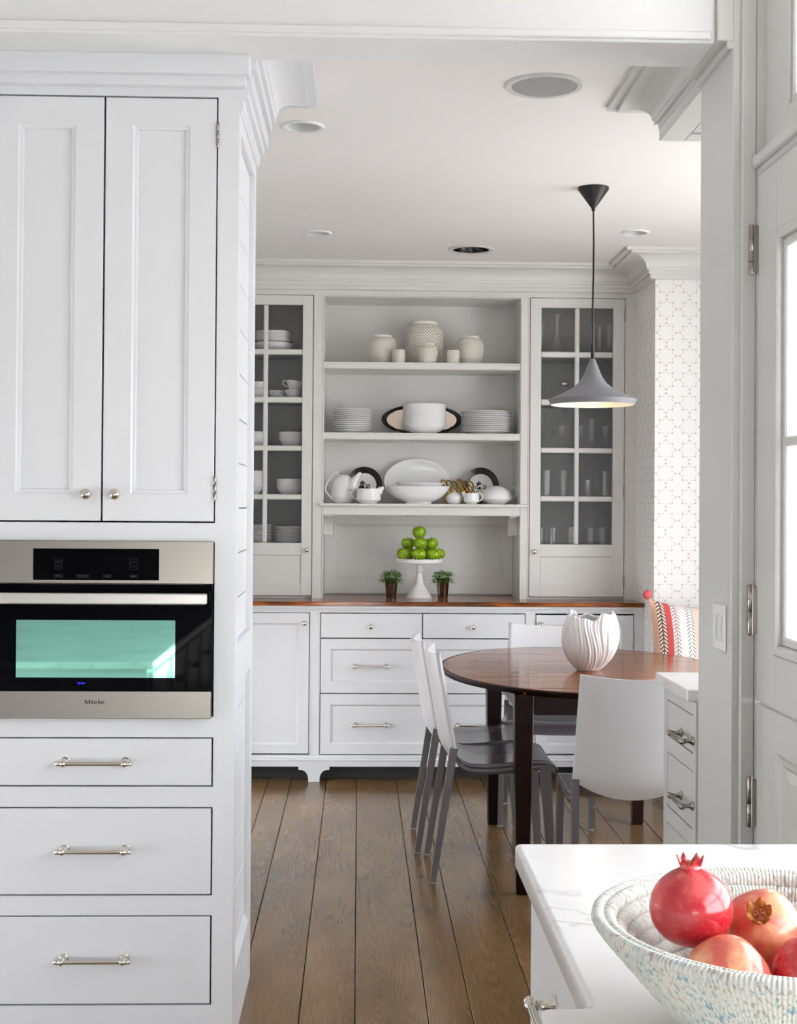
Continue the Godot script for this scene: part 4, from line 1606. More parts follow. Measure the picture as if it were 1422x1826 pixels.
func build_lamp_and_ceiling() -> void:
	# ---- pendant over the table
	var c := V(0.918, 0, 5.275)
	var t := thing("pendant_lamp", "grey spun metal pendant lamp on a black cord", "lamp", c + Vector3(0, CEIL, 0))
	var m := MB.new()
	m.lathe([Vector2(0.0045, 2.572), Vector2(0.007, 2.574), Vector2(0.008, 2.583), Vector2(0.061, 2.657), Vector2(0.061, CEIL)], 40, c)
	obj("canopy", m, M.black_metal, t, "black conical ceiling canopy")
	m = MB.new()
	m.tube([c + Vector3(0, 2.58, 0), c + Vector3(0.002, 2.45, 0), c + Vector3(0.0015, 2.30, 0), c + Vector3(-0.001, 2.15, 0), c + Vector3(0, 2.03, 0)], 0.0036, 8)
	obj("cord", m, M.black, t)
	m = MB.new()
	m.lathe([Vector2(0.0075, 1.98), Vector2(0.0075, 2.046), Vector2(0.004, 2.05)], 16, c)
	obj("socket", m, M.black_metal, t)
	m = MB.new()
	var outer := [Vector2(0.163, 1.806), Vector2(0.1735, 1.827), Vector2(0.150, 1.838), Vector2(0.115, 1.853), Vector2(0.082, 1.871), Vector2(0.055, 1.893), Vector2(0.037, 1.920), Vector2(0.024, 1.952), Vector2(0.014, 1.978), Vector2(0.009, 1.988), Vector2(0.007, 1.988)]
	m.lathe(outer, 64, c, 50.0)
	obj("shade", m, M.shade_grey, t)
	m = MB.new()
	var inner := []
	for i in range(outer.size() - 2, 1, -1): inner.append(Vector2(maxf(outer[i].x - 0.0022, 0.004), outer[i].y - 0.003))
	inner += [Vector2(0.171, 1.8255), Vector2(0.1615, 1.8065), Vector2(0.163, 1.806)]
	m.lathe(inner, 64, c, 50.0)
	obj("lining", m, M.beaten, t, "pale beaten metal inside of the shade")
	m = MB.new()
	m.lathe([Vector2(0, 1.815), Vector2(0.016, 1.820), Vector2(0.026, 1.834), Vector2(0.028, 1.85), Vector2(0.02, 1.875), Vector2(0.012, 1.90), Vector2(0.012, 1.96)], 20, c)
	obj("bulb", m, M.bulb, t)
	var om := OmniLight3D.new()
	om.name = "bulb_glow"
	om.light_energy = 0.003
	om.light_color = Color(1.0, 0.93, 0.82)
	om.light_size = 0.02
	om.omni_range = 8.0
	om.omni_attenuation = 2.0
	om.shadow_enabled = true
	t.add_child(om)
	om.position = Vector3(0, 1.842 - CEIL, 0)

	# ---- recessed fittings in the ceiling
	var rec := [[-0.1933, 4.470, 0.0715, 0, "white recessed downlight beside the left cabinet crown"], [-0.198, 6.222, 0.0655, 0, "white recessed downlight at the far left of the ceiling"], [1.2575, 6.117, 0.0655, 0, "white recessed downlight above the wallpapered corner"], [0.542, 6.585, 0.115, 1, "recessed ceiling fitting with a dark open reflector"], [0.5454, 3.994, 0.117, 2, "large round ceiling speaker with a grey grille"]]
	for r in rec:
		var o: Vector3 = V(r[0], CEIL, r[1])
		var R: float = r[2]
		t = thing("ceiling_speaker" if r[3] == 2 else "downlight", r[4], "speaker" if r[3] == 2 else "light", o)
		m = MB.new()
		if r[3] == 2:
			m.lathe([Vector2(R * 0.835, -0.003), Vector2(R * 0.84, -0.006), Vector2(R * 0.97, -0.007), Vector2(R, -0.002), Vector2(R, 0.0)], 64, o)
			obj("rim", m, M.trim, t)
			m = MB.new()
			m.lathe([Vector2(0, -0.0045), Vector2(R * 0.825, -0.004), Vector2(R * 0.83, -0.001)], 64, o)
			obj("grille", m, M.grille, t, "flat grey perforated grille")
		elif r[3] == 1:
			m.lathe([Vector2(R * 0.78, 0.0), Vector2(R * 0.80, -0.005), Vector2(R * 0.97, -0.005), Vector2(R, -0.001), Vector2(R, 0.0)], 56, o)
			obj("rim", m, M.trim, t)
			m = MB.new()
			m.lathe([Vector2(0, 0.09), Vector2(R * 0.40, 0.09), Vector2(R * 0.70, 0.05), Vector2(R * 0.79, 0.0), Vector2(R * 0.79, -0.003)], 48, o)
			obj("reflector", m, M.black, t, "black inner reflector")
			m = MB.new()
			for k in 6:
				var a := TAU * k / 6 + 0.3
				m.tube([o + Vector3(cos(a) * R * 0.10, 0.02, sin(a) * R * 0.10), o + Vector3(cos(a) * R * 0.77, 0.004, sin(a) * R * 0.77)], 0.0022, 6)
			obj("spider", m, M.nickel, t)
		else:
			m.lathe([Vector2(R * 0.78, 0.0), Vector2(R * 0.80, -0.006), Vector2(R * 0.94, -0.007), Vector2(R, -0.002), Vector2(R, 0.0)], 48, o)
			obj("rim", m, M.paint, t)
			m = MB.new()
			m.lathe([Vector2(0, 0.075), Vector2(R * 0.52, 0.075), Vector2(R * 0.56, 0.06), Vector2(R * 0.79, 0.0), Vector2(R * 0.785, -0.004)], 40, o)
			obj("baffle", m, M.trim, t)


func plate_prof(r: float, h := 0.020) -> Array:
	return [Vector2(0, 0.002), Vector2(r * 0.50, 0.002), Vector2(r * 0.52, 0.0), Vector2(r * 0.56, 0.0), Vector2(r * 0.60, 0.004), Vector2(r * 0.80, h * 0.55), Vector2(r * 0.985, h - 0.002), Vector2(r, h), Vector2(r * 0.985, h + 0.0015), Vector2(r * 0.80, h * 0.55 + 0.004), Vector2(r * 0.60, 0.007), Vector2(r * 0.50, 0.006), Vector2(0, 0.006)]


func bowl_prof(r: float, h: float) -> Array:
	return [Vector2(0, 0.003), Vector2(r * 0.42, 0.003), Vector2(r * 0.44, 0.0), Vector2(r * 0.50, 0.0), Vector2(r * 0.55, 0.005), Vector2(r * 0.78, h * 0.32), Vector2(r * 0.94, h * 0.68), Vector2(r, h), Vector2(r * 0.975, h + 0.001), Vector2(r * 0.91, h * 0.69), Vector2(r * 0.75, h * 0.36), Vector2(r * 0.5, 0.010), Vector2(0, 0.008)]


func turned(called: String, part: String, prof: Array, seg: int, material: Material, sx := 1.0, sz := 1.0) -> Node3D:
	var t := Node3D.new()
	t.name = called
	add_child(t, true)
	var m := MB.new()
	m.lathe(prof, seg, Vector3.ZERO, 40.0, sx, sz)
	obj(part, m, material, t)
	return t


# a pile of one kind of dish: the first is given, the rest are copies of it
func pile(o: Node3D, n: int, at: Vector3, rise: float, label: String, category: String, group: String) -> void:
	for i in n:
		var text := "%s, %s" % [label, "topmost" if i == n - 1 else WORDS[mini(i, 11)]]
		var p := at + Vector3(rng.randf_range(-0.0008, 0.0008), rise * i, rng.randf_range(-0.0008, 0.0008))
		if i == 0:
			o.position = p
			tag(o, text, category, group)
		else:
			dup(o, p, 0.0, text)


func strap(m: MB, pts: Array, w: float, th: float) -> void:
	var c := Curve3D.new()
	for i in pts.size():
		var t: Vector3 = (pts[mini(i + 1, pts.size() - 1)] - pts[maxi(i - 1, 0)]) / 6.0
		c.add_point(pts[i], -t, t)
	var p := []
	for q in c.tessellate(4, 4.0): p.append(q)
	m.tube(p, th, 8)


func build_shelf_things() -> void:
	# ================= top shelf: pierced pottery
	var s1 := 2.1587
	var pots := [
		["big", 0.3475, 7.289, 0.107, 0.243, "largest pierced cream pot, at the middle of the top shelf"],
		["pot", 0.122, 7.21, 0.0745, 0.157, "medium pierced cream pot at the left end of the row on the top shelf"],
		["pot", 0.592, 7.21, 0.0745, 0.157, "medium pierced cream pot at the right end of the row on the top shelf"],
		["pot", 0.3600, 7.127, 0.054, 0.105, "small pierced cream pot standing in front of the largest one"],
		["cup", 0.2075, 7.12, 0.035, 0.069, "tiny pierced cream cup just left of the largest pot"],
		["cup", 0.496, 7.12, 0.035, 0.069, "tiny pierced cream cup just right of the largest pot"]]
	for q in pots:
		var r: float = q[3]
		var h: float = q[4]
		var at := V(q[1], s1, q[2])
		var t := thing("pierced_cup" if q[0] == "cup" else "pierced_pot", q[5], "cup" if q[0] == "cup" else "pot", at, "pierced cream pots on the top shelf")
		var pm: StandardMaterial3D = M.pierced.duplicate()
		var step := 0.0185 if r > 0.1 else 0.0125 if r > 0.04 else 0.0095
		pm.uv1_scale = Vector3(roundf(TAU * r / step), 1.0 / step, 1)
		var m := MB.new()
		if q[0] == "cup":
			m.lathe([Vector2(r * 0.90, 0.004), Vector2(r * 0.97, h * 0.2), Vector2(r, h * 0.5), Vector2(r * 0.96, h * 0.93)], 32, at)
			obj("wall", m, pm, t)
			m = MB.new()
			m.lathe([Vector2(0, 0.001), Vector2(r * 0.86, 0.0), Vector2(r * 0.90, 0.004), Vector2(r * 0.88, 0.006), Vector2(0, 0.005)], 32, at)
			obj("base", m, M.cream, t)
			m = MB.new()
			m.lathe([Vector2(r * 0.96, h * 0.93), Vector2(r * 0.94, h), Vector2(r * 0.88, h), Vector2(r * 0.90, h * 0.93)], 32, at)
			obj("rim", m, M.cream, t)
			continue
		m = MB.new()
		m.lathe([Vector2(r * 0.70, h * 0.03), Vector2(r * 0.82, h * 0.12), Vector2(r * 0.93, h * 0.25), Vector2(r * 0.99, h * 0.45), Vector2(r, h * 0.58), Vector2(r * 0.985, h * 0.72), Vector2(r * 0.92, h * 0.83), Vector2(r * 0.80, h * 0.895)], 44, at)
		obj("wall", m, pm, t)
		m = MB.new()
		m.lathe([Vector2(0, 0.001), Vector2(r * 0.66, 0.0), Vector2(r * 0.70, h * 0.03), Vector2(r * 0.66, h * 0.04), Vector2(0, 0.006)], 40, at)
		obj("base", m, M.cream, t)
		m = MB.new()
		m.lathe([Vector2(r * 0.80, h * 0.895), Vector2(r * 0.68, h * 0.918), Vector2(r * 0.67, h * 0.93), Vector2(r * 0.69, h * 0.96), Vector2(r * 0.68, h * 0.99), Vector2(r * 0.64, h), Vector2(r * 0.59, h * 0.98), Vector2(r * 0.60, h * 0.92), Vector2(r * 0.72, h * 0.88)], 44, at)
		obj("rim", m, M.cream, t)

	# ================= middle shelf: plates, bowls, tray
	var s2 := 1.7872
	pile(turned("dinner_plate", "plate", plate_prof(0.1055, 0.016), 48, M.porcelain), 11, V(-0.0365, s2, 7.2), 0.0112, "white plate in the stack left of the silver tray", "plate", "white plates left of the tray")
	pile(turned("soup_bowl", "bowl", bowl_prof(0.1172, 0.056), 48, M.porcelain), 10, V(0.3485, s2, 7.19), 0.0112, "white bowl nested before the silver tray", "bowl", "white bowls before the tray")
	pile(turned("large_plate", "plate", plate_prof(0.1385, 0.018), 48, M.porcelain), 11, V(0.6825, s2, 7.215), 0.0104, "large white plate stacked right of the tray", "plate", "large white plates right of the tray")
	var t := thing("silver_tray", "oval silver tray, rim blackened for dark reflections, leaning behind the white bowls", "tray", V(0.342, s2, 7.365))
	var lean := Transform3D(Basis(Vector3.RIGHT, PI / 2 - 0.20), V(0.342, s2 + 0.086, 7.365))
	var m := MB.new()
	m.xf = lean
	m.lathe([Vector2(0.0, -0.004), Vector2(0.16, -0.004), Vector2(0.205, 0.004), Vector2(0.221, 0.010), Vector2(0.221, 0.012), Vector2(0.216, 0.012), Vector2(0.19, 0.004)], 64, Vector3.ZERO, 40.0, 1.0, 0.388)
	obj("rim", m, M.black, t, "polished rim with its dark reflections put in as black")  # black stands in for dark reflections on the silver rim
	m = MB.new()
	m.flip = true
	m.xf = lean
	m.flat()
	for i in 96:
		var a0 := TAU * i / 96; var a1 := TAU * (i + 1) / 96
		var p := func(a: float) -> Vector3:
			var k := 0.196 + 0.003 * cos(a * 16.0)
			return Vector3(cos(a) * k, 0.0045, sin(a) * k * 0.355)
		m.tri(Vector3(0, 0.003, 0), p.call(a0), p.call(a1))
	obj("well", m, M.silver, t, "bright scalloped silver well")

	# ================= lower shelf
	var s3 := 1.4142
	# teapot
	t = thing("teapot", "white egg-shaped teapot with a looped handle on the lower shelf", "teapot", V(-0.083, s3, 7.22))
	m = MB.new()
	m.lathe([Vector2(0, 0.002), Vector2(0.050, 0.0), Vector2(0.053, 0.004), Vector2(0.0685, 0.022), Vector2(0.0715, 0.045), Vector2(0.068, 0.080), Vector2(0.059, 0.112), Vector2(0.045, 0.136), Vector2(0.030, 0.149), Vector2(0.012, 0.155), Vector2(0, 0.156)], 40, V(-0.083, s3, 7.22))
	obj("body", m, M.porcelain, t)
	m = MB.new()
	m.tube([V(-0.040, s3 + 0.075, 7.18), V(-0.030, s3 + 0.105, 7.18), V(-0.015, s3 + 0.132, 7.178), V(0.004, s3 + 0.158, 7.176), V(0.012, s3 + 0.163, 7.175)], [0.030, 0.026, 0.017, 0.009, 0.006], 16)
	obj("spout", m, M.porcelain, t)
	m = MB.new()
	strap(m, [V(-0.135, s3 + 0.022, 7.18), V(-0.160, s3 + 0.045, 7.18), V(-0.178, s3 + 0.075, 7.18), V(-0.165, s3 + 0.115, 7.18), V(-0.130, s3 + 0.155, 7.18), V(-0.105, s3 + 0.170, 7.18)], 0.01, 0.0035)
	strap(m, [V(-0.118, s3 + 0.165, 7.18), V(-0.105, s3 + 0.142, 7.18)], 0.01, 0.003)
	obj("handle", m, M.porcelain, t)
	# milk jugs
	for q in [[0.052, 7.125, 0.066, 0.078, -1.0, "white milk jug between teapot and oval bowl"], [0.598, 7.12, 0.042, 0.058, 1.0, "small white milk jug right of the oval bowl, before the gold wire"]]:
		var c := V(q[0], s3, q[1])
		var r: float = q[2]
		var h: float = q[3]
		var s: float = q[4]
		t = thing("milk_jug", q[5], "jug", c)
		m = MB.new()
		m.lathe([Vector2(0, 0.002), Vector2(r * 0.66, 0.0), Vector2(r * 0.70, 0.004), Vector2(r * 0.98, h * 0.22), Vector2(r, h * 0.34), Vector2(r * 0.97, h * 0.60), Vector2(r * 0.92, h * 0.82), Vector2(r * 0.92, h), Vector2(r * 0.88, h), Vector2(r * 0.88, h * 0.80), Vector2(r * 0.9, h * 0.4), Vector2(0, h * 0.12)], 36, c)
		obj("body", m, M.porcelain, t)
		m = MB.new()
		m.tube([c + Vector3(-s * r * 0.80, h * 0.78, 0), c + Vector3(-s * r * 1.0, h * 0.98, 0), c + Vector3(-s * r * 1.22, h * 1.10, 0)], [r * 0.34, r * 0.24, r * 0.10], 12)
		obj("spout", m, M.porcelain, t)
		m = MB.new()
		strap(m, [c + Vector3(s * r * 0.85, h * 0.20, 0), c + Vector3(s * r * 1.30, h * 0.45, 0), c + Vector3(s * r * 1.42, h * 0.68, 0), c + Vector3(s * r * 1.15, h * 0.98, 0), c + Vector3(s * r * 0.85, h * 1.08, 0)], 0.008, 0.0032)
		obj("handle", m, M.porcelain, t)
	# sugar bowl
	t = thing("sugar_bowl", "small white lidded sugar bowl right of the large oval bowl", "bowl", V(0.512, s3, 7.17))
	m = MB.new()
	m.lathe([Vector2(0, 0.001), Vector2(0.030, 0.0), Vector2(0.040, 0.010), Vector2(0.045, 0.028), Vector2(0.042, 0.042), Vector2(0.030, 0.055), Vector2(0.014, 0.062), Vector2(0, 0.063)], 32, V(0.512, s3, 7.17))
	obj("body", m, M.porcelain, t)
	m = MB.new()
	m.ball(V(0.512, s3 + 0.067, 7.17), 0.007)
	obj("knob", m, M.porcelain, t)
	# covered dish
	t = thing("covered_dish", "white domed covered dish with thin loop handles at the shelf's right end", "dish", V(0.738, s3, 7.205))
	var cd := V(0.738, s3, 7.205)
	m = MB.new()
	m.lathe([Vector2(0, 0.002), Vector2(0.052, 0.0), Vector2(0.056, 0.004), Vector2(0.088, 0.022), Vector2(0.092, 0.030)], 44, cd)
	obj("base", m, M.porcelain, t)
	m = MB.new()
	m.lathe([Vector2(0.093, 0.029), Vector2(0.093, 0.033), Vector2(0.082, 0.056), Vector2(0.064, 0.078), Vector2(0.040, 0.093), Vector2(0.018, 0.099), Vector2(0, 0.100)], 44, cd)
	obj("lid", m, M.porcelain, t)
	for s: float in [-1.0, 1.0]:
		m = MB.new()
		strap(m, [cd + Vector3(s * 0.070, 0.068, 0), cd + Vector3(s * 0.078, 0.098, 0), cd + Vector3(s * 0.092, 0.096, 0), cd + Vector3(s * 0.110, 0.078, 0), cd + Vector3(s * 0.106, 0.050, 0), cd + Vector3(s * 0.088, 0.036, 0)], 0.006, 0.0027)
		obj("handle", m, M.porcelain, t)
	# black-rimmed plates leaning on the back
	for q in [[0.030, 7.36, "black-rimmed plate with a printed scene, leaning behind the teapot"], [0.668, 7.36, "black-rimmed plate with a printed scene, leaning behind the domed dish"]]:
		var r := 0.101
		t = thing("printed_plate", q[2], "plate", V(q[0], s3, q[1]))
		lean = Transform3D(Basis(Vector3.RIGHT, PI / 2 - 0.17), V(q[0], s3 + r - 0.001, q[1]))
		m = MB.new()
		m.xf = lean
		m.lathe([Vector2(r * 0.66, 0.0045), Vector2(r * 0.66, 0.0005), Vector2(r * 0.80, 0.008), Vector2(r, 0.016), Vector2(r, 0.0175), Vector2(r * 0.985, 0.018)].slice(1), 56)
		m.lathe([Vector2(0.0, -0.002), Vector2(r * 0.66, -0.001), Vector2(r * 0.66, 0.001)], 40)
		obj("back", m, M.porcelain, t)
		m = MB.new()
		m.xf = lean
		m.lathe([Vector2(r * 0.985, 0.018), Vector2(r * 0.80, 0.011), Vector2(r * 0.655, 0.005)], 56)
		obj("rim", m, M.black, t, "glossy black rim")
		m = MB.new()
		m.flip = true
		m.xf = lean
		m.flat()
		for i in 48:
			var a0 := TAU * i / 48; var a1 := TAU * (i + 1) / 48
			var rr := r * 0.66
			m.tri(Vector3(0, 0.004, 0), Vector3(cos(a0) * rr, 0.005, sin(a0) * rr), Vector3(cos(a1) * rr, 0.005, sin(a1) * rr), Vector2(0.5, 0.5), Vector2(0.5 + cos(a0) * 0.5, 0.5 + sin(a0) * 0.5), Vector2(0.5 + cos(a1) * 0.5, 0.5 + sin(a1) * 0.5))
		obj("well", m, M.toile, t, "white centre printed with a small black house and trees")
	# oval platter and oval bowls
	t = thing("oval_platter", "large white oval platter leaning behind the oval bowl", "platter", V(0.318, s3, 7.37))
	m = MB.new()
	m.xf = Transform3D(Basis(Vector3.RIGHT, PI / 2 - 0.14), V(0.318, s3 + 0.121, 7.355))
	m.lathe([Vector2(0, -0.001), Vector2(0.10, 0.0), Vector2(0.165, 0.012), Vector2(0.1805, 0.019), Vector2(0.1805, 0.021), Vector2(0.1775, 0.0212), Vector2(0.160, 0.0145), Vector2(0.10, 0.004), Vector2(0, 0.003)], 64, Vector3.ZERO, 40.0, 1.0, 0.68)
	obj("platter", m, M.porcelain, t)
	t = turned("oval_bowl", "bowl", [Vector2(0, 0.003), Vector2(0.064, 0.003), Vector2(0.066, 0.0), Vector2(0.071, 0.0), Vector2(0.070, 0.010), Vector2(0.085, 0.014), Vector2(0.122, 0.034), Vector2(0.152, 0.062), Vector2(0.171, 0.094), Vector2(0.1685, 0.0945), Vector2(0.148, 0.064), Vector2(0.118, 0.038), Vector2(0.08, 0.020), Vector2(0, 0.016)], 64, M.porcelain, 1.0, 0.52)
	t.position = V(0.319, s3, 7.185)
	tag(t, "large white oval bowl on a foot at the middle of the lower shelf", "bowl")
	t = turned("oval_dish", "dish", [Vector2(0, 0.0), Vector2(0.06, 0.0), Vector2(0.10, 0.018), Vector2(0.129, 0.066), Vector2(0.126, 0.066), Vector2(0.097, 0.022), Vector2(0, 0.005)], 56, M.porcelain, 1.0, 0.50)
	t.position = V(0.327, s3 + 0.047, 7.195)
	tag(t, "smaller white oval dish nested in the large oval bowl", "dish")
	# gold wire
	t = thing("gold_wire_ornament", "tangle of looped gold wire standing behind the small milk jug", "ornament", V(0.55, s3, 7.27))
	m = MB.new()
	var pts := []
	for i in 150:
		var u := i / 149.0
		var ph := u * TAU * 6.0
		pts.append(V(0.455 + 0.175 * u + 0.020 * sin(ph * 2.0 + 0.5), s3 + 0.068 + 0.058 * sin(ph) + 0.006 * sin(ph * 0.37), 7.275 + 0.025 * cos(ph)))
	m.tube(pts, 0.0042, 8)
	obj("wire", m, M.gold, t)
	m = MB.new()
	m.tube([V(0.46, s3 + 0.004, 7.25), V(0.55, s3 + 0.004, 7.285), V(0.63, s3 + 0.004, 7.25)], 0.004, 8)
	obj("foot_wire", m, M.gold, t)

	# ================= counter: cake stand, apples, plants
	var cy := 0.9147
	var cc := V(0.325, cy, 7.15)
	t = thing("cake_stand", "white turned cake stand carrying the green apples", "cake stand", cc)
	m = MB.new()
	m.lathe([Vector2(0, 0.001), Vector2(0.069, 0.0), Vector2(0.070, 0.004), Vector2(0.066, 0.010), Vector2(0.056, 0.022), Vector2(0.045, 0.042), Vector2(0.036, 0.058), Vector2(0.0245, 0.072), Vector2(0.021, 0.090), Vector2(0.0175, 0.118), Vector2(0.0155, 0.132), Vector2(0.0195, 0.137), Vector2(0.0200, 0.142), Vector2(0.0165, 0.147), Vector2(0.0145, 0.158), Vector2(0.0125, 0.176), Vector2(0.016, 0.182)], 40, cc)
	obj("pedestal", m, M.matte_white, t)
	m = MB.new()
	m.lathe([Vector2(0.014, 0.182), Vector2(0.10, 0.183), Vector2(0.118, 0.185), Vector2(0.1215, 0.188), Vector2(0.1235, 0.204), Vector2(0.1225, 0.2065), Vector2(0.119, 0.2065), Vector2(0.117, 0.197), Vector2(0, 0.196)], 64, cc)
	obj("plate", m, M.matte_white, t)
	m = MB.new()
	for k in 40:
		var a := TAU * k / 40.0
		m.ball(cc + Vector3(cos(a) * 0.1205, 0.2065, sin(a) * 0.1205), 0.0042, 8)
	obj("beaded_edge", m, M.matte_white, t)
	var apple0: Node3D = null
	var spots := [[0.242, 1.1480, 7.12, "green apple at the left end of the bottom layer"], [0.320, 1.1480, 7.068, "pale green apple at the front of the bottom layer"], [0.397, 1.1480, 7.085, "green apple at front right of the bottom layer"], [0.427, 1.1480, 7.157, "green apple at the far right of the bottom layer"], [0.358, 1.1480, 7.215, "green apple at the back of the bottom layer, right of centre"], [0.270, 1.1480, 7.205, "green apple at the back of the bottom layer, left of centre"], [0.264, 1.2045, 7.158, "green apple at the left of the middle layer"], [0.327, 1.2065, 7.100, "green apple at the front of the middle layer"], [0.393, 1.2045, 7.152, "green apple at the right of the middle layer"], [0.327, 1.2640, 7.142, "green apple alone at the top of the pyramid"]]
	for i in spots.size():
		var q: Array = spots[i]
		var at := V(q[0], q[1] - 0.0335, q[2])
		if apple0 == null:
			apple0 = Node3D.new()
			apple0.name = "apple"
			add_child(apple0, true)
			m = MB.new()
			var ap := []
			for j in 19:
				var a := -PI / 2 + PI * j / 18.0
				var r := 0.0385 * (cos(a) * (1.0 + 0.10 * sin(a)))
				var y := 0.0345 * sin(a) - 0.009 * exp(-pow(r / 0.011, 2.0)) * signf(sin(a))
				ap.append(Vector2(maxf(r, 0.0), y + 0.0335))
			m.lathe(ap, 28, Vector3.ZERO, 90.0)
			obj("flesh", m, M.apple, apple0)
			m = MB.new()
			m.tube([Vector3(0, 0.057, 0), Vector3(0.001, 0.066, 0.001), Vector3(0.004, 0.0735, 0.001)], [0.0015, 0.0012, 0.0016], 6)
			obj("stalk", m, M.stem, apple0)
			apple0.position = at
			tag(apple0, q[3], "apple", "green apples piled on the cake stand")
		else:
			var o := dup(apple0, at, rng.randf() * TAU, q[3])
			o.scale = Vector3.ONE * rng.randf_range(0.93, 0.98)
			if i % 2 == 0 or i > 6: o.rotation.x = rng.randf_range(-0.2, 0.2)
	for q in [[0.1765, "small dark metal pot of green sprouts left of the cake stand"], [0.4510, "small dark metal pot of green sprouts right of the cake stand"]]:
		var pc := V(q[0], cy, 7.15)
		t = thing("potted_herb", q[1], "plant", pc, "metal pots of sprouts beside the cake stand")
		m = MB.new()
		m.lathe([Vector2(0, 0.001), Vector2(0.0255, 0.0), Vector2(0.0265, 0.003), Vector2(0.0345, 0.098), Vector2(0.0365, 0.102), Vector2(0.0365, 0.105), Vector2(0.0345, 0.105), Vector2(0.0325, 0.096), Vector2(0.031, 0.09)], 36, pc)
		obj("pot", m, M.pot, t)
		m = MB.new()
		m.lathe([Vector2(0.0325, 0.092), Vector2(0, 0.095)], 24, pc)
		obj("soil", m, M.soil, t)
		for k in 2:
			m = MB.new()
			m.flat()
			for i in 190:
				var a := rng.randf() * TAU
				var e := acos(rng.randf_range(0.0, 1.0)) * 1.12
				var rr := rng.randf_range(0.55, 1.0)
				var p := pc + Vector3(cos(a) * sin(e) * 0.060 * rr, 0.100 + cos(e) * 0.044 * rr, sin(a) * sin(e) * 0.055 * rr)
				if e > 1.25: p.y -= rng.randf_range(0.0, 0.024)
				var dir := Vector3(cos(a) + rng.randf_range(-0.7, 0.7), rng.randf_range(-0.3, 0.7), sin(a) + rng.randf_range(-0.7, 0.7)).normalized()
				var side := dir.cross(Vector3.UP).normalized() * 0.0060
				var nrm := side.cross(dir).normalized() * 0.0012
				var l := rng.randf_range(0.013, 0.019)
				m.quad(p, p + dir * l * 0.5 + side + nrm, p + dir * l, p + dir * l * 0.5 - side + nrm)
			var lv := obj("leaves", m, M.leaf if k == 0 else M.leaf2, t)
			lv.set_meta("kind", "stuff")
		m = MB.new()
		for i in 26:
			var a := rng.randf() * TAU
			var e := rng.randf_range(0.1, 1.25)
			m.tube([pc + Vector3(cos(a) * 0.018, 0.093, sin(a) * 0.018), pc + Vector3(cos(a) * sin(e) * 0.050, 0.098 + cos(e) * 0.040, sin(a) * sin(e) * 0.048)], 0.0007, 4, false)
		obj("stems", m, M.leaf2, t).set_meta("kind", "stuff")

	# ================= left glazed cupboard
	var sh := [2.2167, 1.9642, 1.7097, 1.4537, 1.1982]
	var D := 7.22
	t = turned("serving_bowl", "bowl", bowl_prof(0.108, 0.048), 40, M.porcelain)
	t.position = V(-0.462, sh[0], D)
	tag(t, "wide white bowl under the shallow plates on the left cupboard's top shelf", "bowl")
	pile(turned("shallow_plate", "plate", plate_prof(0.102, 0.022), 40, M.porcelain), 5, V(-0.462, sh[0] + 0.046, D), 0.0105, "shallow white plate on the left cupboard's top shelf", "plate", "shallow plates in the left cupboard")
	var cup := turned("teacup", "bowl", bowl_prof(0.044, 0.052), 32, M.porcelain)
	m = MB.new()
	strap(m, [Vector3(-0.041, 0.042, 0), Vector3(-0.062, 0.045, 0), Vector3(-0.064, 0.026, 0), Vector3(-0.036, 0.014, 0)], 0.006, 0.0028)
	obj("handle", m, M.porcelain, cup)
	cup.position = V(-0.355, sh[1], 7.20)
	tag(cup, "white teacup standing at the right of the left cupboard's second shelf", "cup", "teacups in the left cupboard")
	var c2 := dup(cup, V(-0.352, sh[1] + 0.047, 7.20), 0.35, "white teacup tipped on top of another in the left cupboard")
	c2.rotation.z = -0.16
	dup(cup, V(-0.447, sh[1], 7.25), 1.2, "white teacup beside the stacked bowls in the left cupboard's second shelf")
	pile(turned("small_bowl", "bowl", bowl_prof(0.066, 0.052), 36, M.porcelain), 2, V(-0.553, sh[1], 7.21), 0.040, "small white bowl on the left cupboard's second shelf", "bowl", "small bowls on the second shelf")
	pile(turned("small_bowl", "bowl", bowl_prof(0.0685, 0.056), 36, M.porcelain), 3, V(-0.362, sh[2], D), 0.013, "white bowl, right pile of the left cupboard's third shelf", "bowl", "bowls at the right of the third shelf")
	pile(turned("small_bowl", "bowl", bowl_prof(0.0685, 0.056), 36, M.porcelain), 3, V(-0.562, sh[2], D), 0.013, "white bowl, left pile of the left cupboard's third shelf", "bowl", "bowls at the left of the third shelf")
	pile(turned("small_bowl", "bowl", bowl_prof(0.073, 0.050), 36, M.porcelain), 4, V(-0.368, sh[3], D), 0.0125, "white bowl, right pile of the left cupboard's fourth shelf", "bowl", "bowls at the right of the fourth shelf")
	pile(turned("small_bowl", "bowl", bowl_prof(0.070, 0.050), 36, M.porcelain), 6, V(-0.580, sh[3], D), 0.0160, "white bowl, left pile of the left cupboard's fourth shelf", "bowl", "bowls at the left of the fourth shelf")
	pile(turned("side_plate", "plate", plate_prof(0.080, 0.014), 40, M.porcelain), 8, V(-0.365, sh[4], D), 0.0106, "side plate, right pile of the left cupboard's bottom shelf", "plate", "side plates at the right of the bottom shelf")
	pile(turned("side_plate", "plate", plate_prof(0.098, 0.014), 40, M.porcelain), 9, V(-0.560, sh[4], D), 0.0104, "side plate, left pile of the left cupboard's bottom shelf", "plate", "side plates at the left of the bottom shelf")

